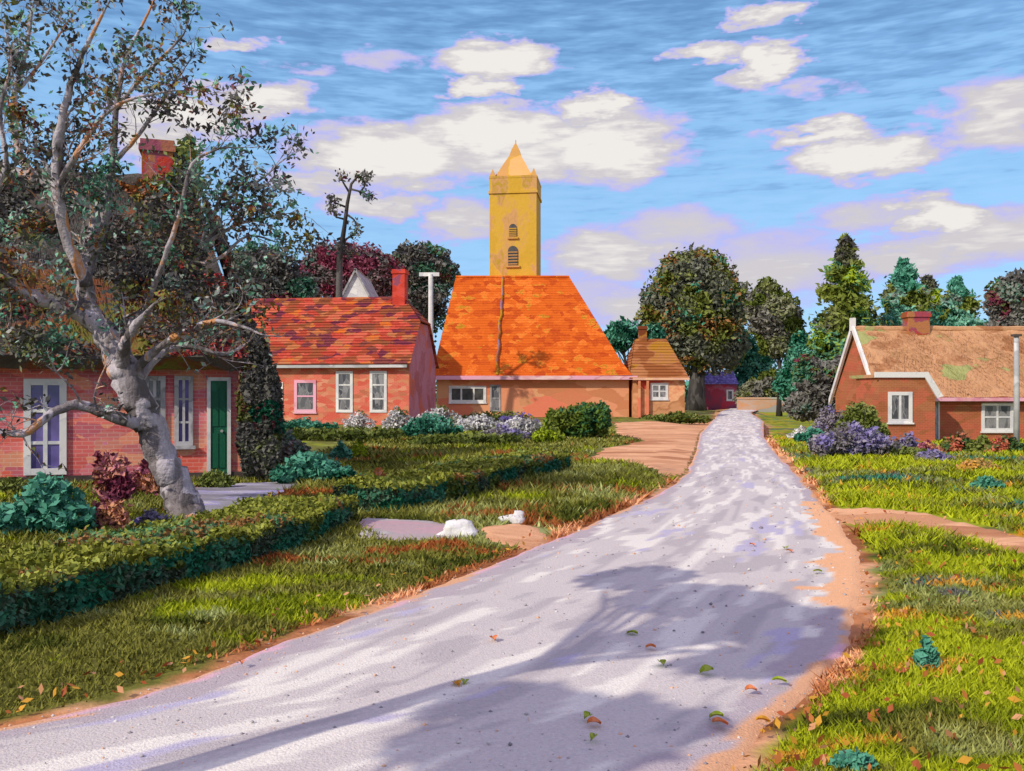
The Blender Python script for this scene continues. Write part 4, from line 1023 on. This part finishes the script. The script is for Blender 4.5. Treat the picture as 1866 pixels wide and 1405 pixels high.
for px, by, w, h, lab in ((728,786,70,50,'white blossoming bush nearest the red brick house'), (800,780,90,44,'white blossoming bush below the mauve gable wall'), (875,790,90,42,'white blossoming bush under the church window'), (950,796,90,44,'white blossoming bush next to the clipped hedge')):
    bush('blossom_bush', lab, px, by, w, h, M_lf_white, 1500, .05, group=WB, lobes=6, gap=.42)
bush('shrub', 'olive shrub with violet tips between church wall and white blossom', 900, 770, 150, 24, M_lf_olive, 900, .07)
bush('clipped_hedge', 'rounded clipped green hedge at the driveway edge', 1052, 803, 128, 66, M_lf_hedge, 5200, .055, lobes=6, gap=.1, cat='hedge', flat=0, dk=.9)
bush('shrub', 'long low olive shrub along the lawn below the annex', 1230, 766, 130, 24, M_lf_olive, 1200, .09, Y=62)
bush('round_shrub', 'round olive shrub against the wing of the thatched house', 1572, 812, 96, 108, M_lf_olive, 5200, .05, lobes=4, gap=.2)
bush('lilac_shrub', 'wide lilac grey shrub on the right lawn', 1552, 838, 170, 72, M_lf_lilac, 3600, .045, lobes=7)
bush('shrub', 'teal shrub by the road left of the lilac grey shrub', 1486, 802, 80, 38, M_lf_teal, 1300, .055)
bush('lilac_shrub', 'smaller lilac shrub between the bushy tree and the round olive shrub', 1522, 800, 84, 72, M_lf_lilac, 1800, .05, Y=41, lobes=4)
bush('flower_clump', 'pale grey flower clump beneath the left window of the thatched house', 1655, 812, 60, 40, M_lf_lilac, 700, .045, cat='flowers')
bush('flower_clump', 'red flowering clump by the door of the thatched house', 1748, 822, 70, 46, M_lf_red, 1100, .045, cat='flowers')
bush('flower_clump', 'red flowering clump under the right window of the thatched house', 1830, 828, 70, 42, M_lf_red, 1000, .045, cat='flowers')
bush('flower_clump', 'orange and gold flower patch in the right lawn', 1785, 868, 84, 26, M_lf_yellow, 700, .03, cat='flowers')
bush('shrub', 'teal tuft in the right lawn below the gold flowers', 1800, 896, 64, 26, M_lf_teal, 500, .03)
bush('shrub', 'teal weed in the near right grass', 1690, 1232, 44, 56, M_lf_teal, 300, .02, Y=GY(1232))
bush('shrub', 'teal weed at the bottom edge of the right verge', 1560, 1420, 90, 40, M_lf_teal, 260, .014, Y=GY(1420))

for args in (('white flowering clump beside the pink framed window wall', 655, 782, 60, 34, M_lf_white, 800), ('lilac and grey clump between the white blossom and the olive hedge', 915, 806, 110, 30, M_lf_lilac, 1200),
             ('low yellow-green clump at the left foot of the clipped hedge', 1000, 808, 60, 34, M_lf_lime, 900), ('blue violet flowers under the church wall', 945, 775, 70, 26, M_lf_blue, 700),
             ('olive shrub at the corner of the mauve gable wall', 735, 772, 50, 44, M_lf_olive, 900), ('pale blossom clump left of the lilac grey shrub', 1462, 788, 50, 26, M_lf_white, 600),
             ('rust and red plants by the white gable boards', 1600, 806, 50, 34, M_lf_rust, 700), ('olive clump between the red flower clumps', 1790, 826, 50, 40, M_lf_olive, 900),
             ('pale pink plants in front of the wing wall', 1690, 826, 50, 30, M_lf_mauve, 700), ('olive garden clump along the right lawn edge', 1640, 838, 110, 26, M_lf_olive, 1200),
             ('blossom clump on the lawn right of the lilac shrub', 1700, 850, 70, 22, M_lf_lilac, 700), ('dark leafy clump behind the wide teal shrub', 520, 850, 90, 60, M_lf_dark, 2200)):
    bush('garden_plant', *args, leaf=.045, group='garden plants around the houses', cat='garden plant')
# stones
def stone(px, py, w, h, label):
    p = G(px, py); k = p.y/F; mb = MB(); n = 20; m = 12; vs = []; a, b = w*k/2, h*k*.75
    for j in range(m+1):
        ph = math.pi*j/m
        for i in range(n):
            t = 2*math.pi*i/n; q = 1+.16*math.sin(3*t+ph*2)+random.uniform(-.06, .06)
            fx_ = vn(math.cos(t)*1.7+px, ph*1.6, 1, 1, 9)*.7+.65; vs.append((a*math.sin(ph)*math.cos(t)*q*fx_, a*.6*math.sin(ph)*math.sin(t)*q*fx_, min(.86, math.cos(ph))*b*1.1*fx_+.12*b*math.cos(t)))
    vs = [(x+.10*a*(float(vn(x*9+px, z*9, 1, 1, 71))-.5)*2, y, z+.35*b*(float(vn(x*11+px, y*11, 1, 1, 72))-.5)) for x, y, z in vs]
    mb.add(vs, [(j*n+i, (j+1)*n+i, (j+1)*n+(i+1) % n, j*n+(i+1) % n) for j in range(m) for i in range(n)])
    o = mb.build('stone', M_stone, smooth=True, loc=(p.x, p.y, Z(p.x, p.y)+b*.45)); tag(o, label, 'stone', 'white stones on the verge')
stone(936, 960, 46, 17, 'small white stone farther along the left verge')
stone(833, 986, 66, 24, 'larger white stone beside the pinkish paving')

# fallen leaves lying on the road
LCOL = [patch('rust leaf', [(1, S(196,108,56)), (1, S(220,140,96))], (20,20,20), .3, bump=0), patch('green leaf', [(1, S(134,154,18)), (1, S(170,180,80))], (20,20,20), .3, bump=0), patch('gold leaf', [(1, S(206,150,40)), (1, S(176,116,30))], (20,20,20), .3, bump=0)]
CN = ['rust brown', 'yellow-green', 'golden']
spots = [(900,1176,0,'on the pale middle of the road'),(1186,1192,0,'at the end of the upper puddle'),(1152,1166,1,'touching the upper puddle'),(832,1262,2,'above the lower puddle'),(846,1258,1,'beside the gold one above the lower puddle'),(1082,1334,0,'in the near violet shadow'),(1070,1322,1,'just above the rust one in the near shadow'),(1288,1236,1,'right of the middle of the road'),(1312,1334,0,'low on the right side of the road'),(1306,1322,1,'low right, above its rust neighbour'),(1370,1000,0,'in the pale patch across the road'),(1438,1012,0,'in the pale patch near the right edge'),(1432,1006,1,'tucked behind the rust leaf in the pale patch'),(1368,1272,0,'near the lower right road edge'),(1420,1255,1,'close to the right verge'),(1080,1362,1,'lowest in the near violet shadow'),(1490,1050,1,'next to the sandy right edge'),(1205,1222,1,'below the upper puddle on the right'),(440,1222,0,'near the left verge'),(1390,1330,2,'at the foot of the right verge')]
def leaf_obj(px, py, ci, label, size):
    p = G(px, py); mb = MB(); n = 7; vs = []
    for i in range(n):
        t = i/(n-1); w = size*.42*math.sin(math.pi*min(.97, t*.95+.03))**.8; c = .012*math.sin(t*3)
        vs += [(t*size-size/2, w, c+.014), (t*size-size/2, 0, c), (t*size-size/2, -w, c+.016)]
    fs = []
    for i in range(n-1):
        for j in range(2): fs.append((3*i+j, 3*i+j+1, 3*i+j+4, 3*i+j+3))
    vs += [(-size*.5, .003, .0), (-size*.5, -.003, .0), (-size*.72, 0, .006)]; fs.append((3*n, 3*n+1, 3*n+2))
    mb.add(vs, fs)
    o = mb.build('fallen_leaf', LCOL[ci], loc=(p.x, p.y, .04)); o.rotation_euler = (random.uniform(-.25, .25), random.uniform(-.2, .2), random.uniform(0, 6.2)); o.scale = (1, random.uniform(.7, 1.3), 1)
    tag(o, label, 'leaf', 'fallen leaves on the road')
for px, py, ci, w in spots: leaf_obj(px, py, ci, '%s fallen leaf %s' % (CN[ci], w), random.uniform(.06, .085))
# leaf litter caught in the grass : uncountable
n = 8000; r = np.exp(RNG.uniform(math.log(3.3), math.log(16), n)); th = RNG.uniform(R(-40), R(42), n); x = r*np.sin(th); y = r*np.cos(th)
dl = np.where(x < (xl(y)+xr(y))/2, xl(y)-x, x-xr(y)); keep = (dl > 0) & ((dl < .5*RNG.rand(n)**1.5+.1) | ((x > xr(y)) & (RNG.rand(n) < .38*np.clip(7/y, 0, 1))))
x = x[keep]; y = y[keep]; C = np.stack([x, y, zt(x, y)+.05], 1)
V, Fc = leaf_cloud(C, .017); cc = np.array([S(176,108,56)[:3], S(196,146,50)[:3], S(160,84,50)[:3], S(196,144,104)[:3]])[RNG.randint(0, 4, len(C))]
o = np_mesh('leaf_litter', V, Fc, 4, M_blade, colors=np.repeat(cc, 4, 0)); tag(o, 'rust and gold leaf litter caught in the grass along the road edges', 'leaf litter', kind='stuff')

# ------------------------------------------------------------------ trees beside the camera that shade the road
def side_tree(label, x, y, lobes, n, leaf=.07, trunk=.1):
    root = empty('roadside_tree', (x, y, Z(x, y)), label, 'tree', 'roadside trees shading the road')
    pts = lobe_points([((c[0]-x, c[1]-y, c[2]), r) for c, r in lobes], n, .6, .40, 1.6)
    V, Fc = leaf_cloud(pts, leaf); np_mesh('crown', V, Fc, 4, M_lf_mid, root)
    mb = MB(); mb.tube([(0, 0, -.2), (.03, 0, 1.5), (0, .05, 3.5), (.05, 0, 4.8)], [trunk*1.3, trunk, trunk*.8, trunk*.3], 9, .06)
    for c, r in lobes:
        for q in range(4):
            e = Vector((c[0]-x+random.uniform(-.7, .7)*r[0], c[1]-y+random.uniform(-.7, .7)*r[1], c[2]+random.uniform(-.5, .7)*r[2])); s0 = Vector((0, 0, random.uniform(3, 4.2)))
            mb.tube([s0, s0.lerp(e, .5)+Vector((0, 0, .2)), e], [.04, .025, .01], 5, .1)
    mb.build('trunk', M_bark, root, smooth=True)
def above(px, py, h):   # the point at height h whose shadow falls on the road at that ground point
    g = G(px, py); return (g.x+SV.x/SV.z*h, g.y+SV.y/SV.z*h, h)
side_tree('slender leafy tree left of the camera casting the long violet shadow', -3.25, 2.35,
          [(above(1180,1055,4.7), (.5, .4, .3)), (above(1290,1095,4.9), (.55, .45, .35)), (above(1400,1130,4.8), (.55, .4, .35)), (above(1490,1160,4.6), (.45, .3, .28)), (above(1390,1205,4.4), (.45, .16, .25)), (above(1240,1160,4.4), (.3,.14,.2))], 3300, trunk=.10)
side_tree('leafy tree behind the camera casting the nearest shadow', -4.7, -.3,
          [(above(930,1275,5.0), (.30, .16, .22)), (above(1060,1295,5.0), (.34, .16, .22)), (above(1190,1325,4.8), (.34, .16, .22)), (above(860,1345,4.7), (.22, .12, .2)), (above(1090,1375,4.6), (.34, .14, .2))], 2100, trunk=.12)

# ------------------------------------------------------------------ low clipped hedges on the left verge
def hedge(front, h0, h1, label, n, leaf):
    cl = [Vector((p[0], p[1], 0)) for p in offs(front, HW/2)]
    base = cl[0].copy(); base.z = Z(base.x, base.y)
    root = empty('low_hedge', base, label, 'hedge', 'low clipped hedges on the left verge')
    m = 60; L_ = [0]
    for a_, b_ in zip(cl[:-1], cl[1:]): L_.append(L_[-1]+(b_-a_).length)
    TG = [(cl[min(i+1, len(cl)-1)]-cl[max(i-1, 0)]).normalized() for i in range(len(cl))]
    def at(t):
        d_ = t*L_[-1]; i = max(j for j in range(len(L_)-1) if L_[j] <= d_+1e-9); f_ = (d_-L_[i])/(L_[i+1]-L_[i])
        p = cl[i].lerp(cl[i+1], f_); tg = TG[i].lerp(TG[i+1], f_).normalized(); return p, Vector((-tg.y, tg.x, 0)), tg
    prof = [(-.5, 0), (-.5, .75), (-.42, .95), (0, 1.0), (.42, .95), (.5, .75), (.5, 0)]
    vs = []
    for i in range(m+1):
        p, nr, tg = at(.006+.988*i/m); h_ = (h0+(h1-h0)*i/m)*.93; g_ = Z(p.x, p.y); tp_ = .9*min(1, .45+min(i, m-i)*.4)
        for u, v in prof:
            q = p+nr*u*HW*tp_+Vector((0, 0, g_+v*h_*(1+.12*(vn(i*.7, u*3, 1, 1, 3)-.5))-.01))-base; vs.append(q)
    k = len(prof); mb = MB(); mb.add(vs, [(i*k+j, i*k+j+1, (i+1)*k+j+1, (i+1)*k+j) for i in range(m) for j in range(k-1)]+[tuple(range(k)), tuple(m*k+j for j in range(k-1, -1, -1))])
    mb.build('branch_mass', M_hedgecore, root)
    C = []; CS = []
    for i in range(n):
        t = random.random(); p, nr, tg = at(t); h_ = h0+(h1-h0)*t
        r_ = random.random()*(1+2*h_/HW*1.0)
        if r_ < 1: u, v = r_-.5, 1.0-.06*abs(r_-.5)*2
        elif r_ < 1+h_/HW: u, v = -.5, random.random()
        else: u, v = .5, random.random()
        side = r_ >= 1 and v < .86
        if random.random() < .06:          # the two ends
            t = 0.0 if random.random() < .5 else 1.0; p, nr, tg = at(t); u = random.uniform(-.5, .5); v = random.random(); p = p+tg*((-.03 if t < .5 else .03)*random.uniform(-1, 1.4)); side = v < .86
        lump = (float(vn(t*L_[-1]*2.2, u*2+v, 1, 1, 8))-.5)*.17
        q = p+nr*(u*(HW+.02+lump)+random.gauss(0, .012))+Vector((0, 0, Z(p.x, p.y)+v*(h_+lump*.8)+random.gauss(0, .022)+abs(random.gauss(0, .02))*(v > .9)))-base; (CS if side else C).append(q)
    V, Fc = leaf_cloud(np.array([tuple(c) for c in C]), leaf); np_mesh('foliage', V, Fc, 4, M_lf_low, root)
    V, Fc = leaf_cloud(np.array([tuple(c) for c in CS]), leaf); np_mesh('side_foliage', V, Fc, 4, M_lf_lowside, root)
M_hedgecore = patch('hedge twigs', [(2, S(50,80,50)), (1, S(60,62,40))], (14,14,14), .6)
M_lf_lowside = leafmat('shade-toned hedge side leaves', [(4, S(28,102,76)), (2, S(70,78,62)), (1.5, S(60,136,106)), (1.5, S(84,98,34))], 1.8)  # darker teal than the top: side shade put into the leaf colour
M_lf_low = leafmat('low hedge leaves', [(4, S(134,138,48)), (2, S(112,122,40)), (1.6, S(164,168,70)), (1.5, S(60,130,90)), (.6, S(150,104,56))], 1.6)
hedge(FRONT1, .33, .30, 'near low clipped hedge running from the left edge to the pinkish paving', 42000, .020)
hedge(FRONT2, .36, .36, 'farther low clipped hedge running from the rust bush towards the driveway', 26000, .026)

# fine loose gravel on the road
n = 9000; r = np.exp(RNG.uniform(math.log(3.4), math.log(20), n)); th = RNG.uniform(R(-40), R(30), n); x = r*np.sin(th); y = r*np.cos(th)
t_ = (x-xl(y))/(xr(y)-xl(y)); kp = (t_ > .0) & (t_ < 1) & (RNG.rand(n) < .25+.75*np.abs(2*t_-1)**2); x = x[kp]; y = y[kp]; t_ = t_[kp]
z = .006+.03*(1-(2*t_-1)**2)+(vn(x, y, 3, 3, 30)-.5)*.014*smooth(0, .1, np.minimum(t_, 1-t_)); n = len(x)
oc = np.array([(1,0,0),(0,1,0),(-1,0,0),(0,-1,0),(0,0,.7),(0,0,-.6)]); sz = (.004+.010*RNG.rand(n)**3)*np.clip(r[kp]/6, 1, 2.2)
V = np.stack([x, y, z], 1)[:, None, :]+oc[None]*sz[:, None, None]*(.7+.6*RNG.rand(n, 6, 1))
Fc = (np.arange(n)[:, None, None]*6+np.array([(0,1,4),(1,2,4),(2,3,4),(3,0,4),(1,0,5),(2,1,5),(3,2,5),(0,3,5)])[None]).reshape(-1, 3)
pal = np.array([S(210,206,204)[:3], S(170,166,168)[:3], S(220,176,146)[:3], S(140,134,140)[:3]])[RNG.randint(0, 4, n)]
tag(np_mesh('gravel', V.reshape(-1, 3), Fc, 3, M_blade, colors=np.repeat(pal, 6, 0)), 'loose pale gravel scattered over the road surface', 'gravel', kind='stuff')

# far wood closing the horizon
pts = []
for i in range(150):
    x_ = random.uniform(-150, 190); y_ = random.uniform(205, 240); r_ = random.uniform(4, 9); h_ = random.uniform(4, 8.5)
    d = RNG.normal(size=(170, 3)); d /= np.linalg.norm(d, axis=1)[:, None]; d[:, 2] = np.abs(d[:, 2]); pts.append(d*np.array([r_, r_*.7, h_])*(.75+.3*RNG.rand(170))[:, None]+np.array([x_, y_, -.3]))
V, Fc = leaf_cloud(np.concatenate(pts), .75, stretch=1.3)
tag(np_mesh('far_wood', V, Fc, 4, leafmat('far wood leaves', [(3, S(84,150,126)), (2, S(112,124,70)), (2, S(124,122,120)), (1, S(140,180,160)), (.5, S(150,90,100))], .12)), 'distant blue-green wood along the horizon', 'wood', kind='stuff')
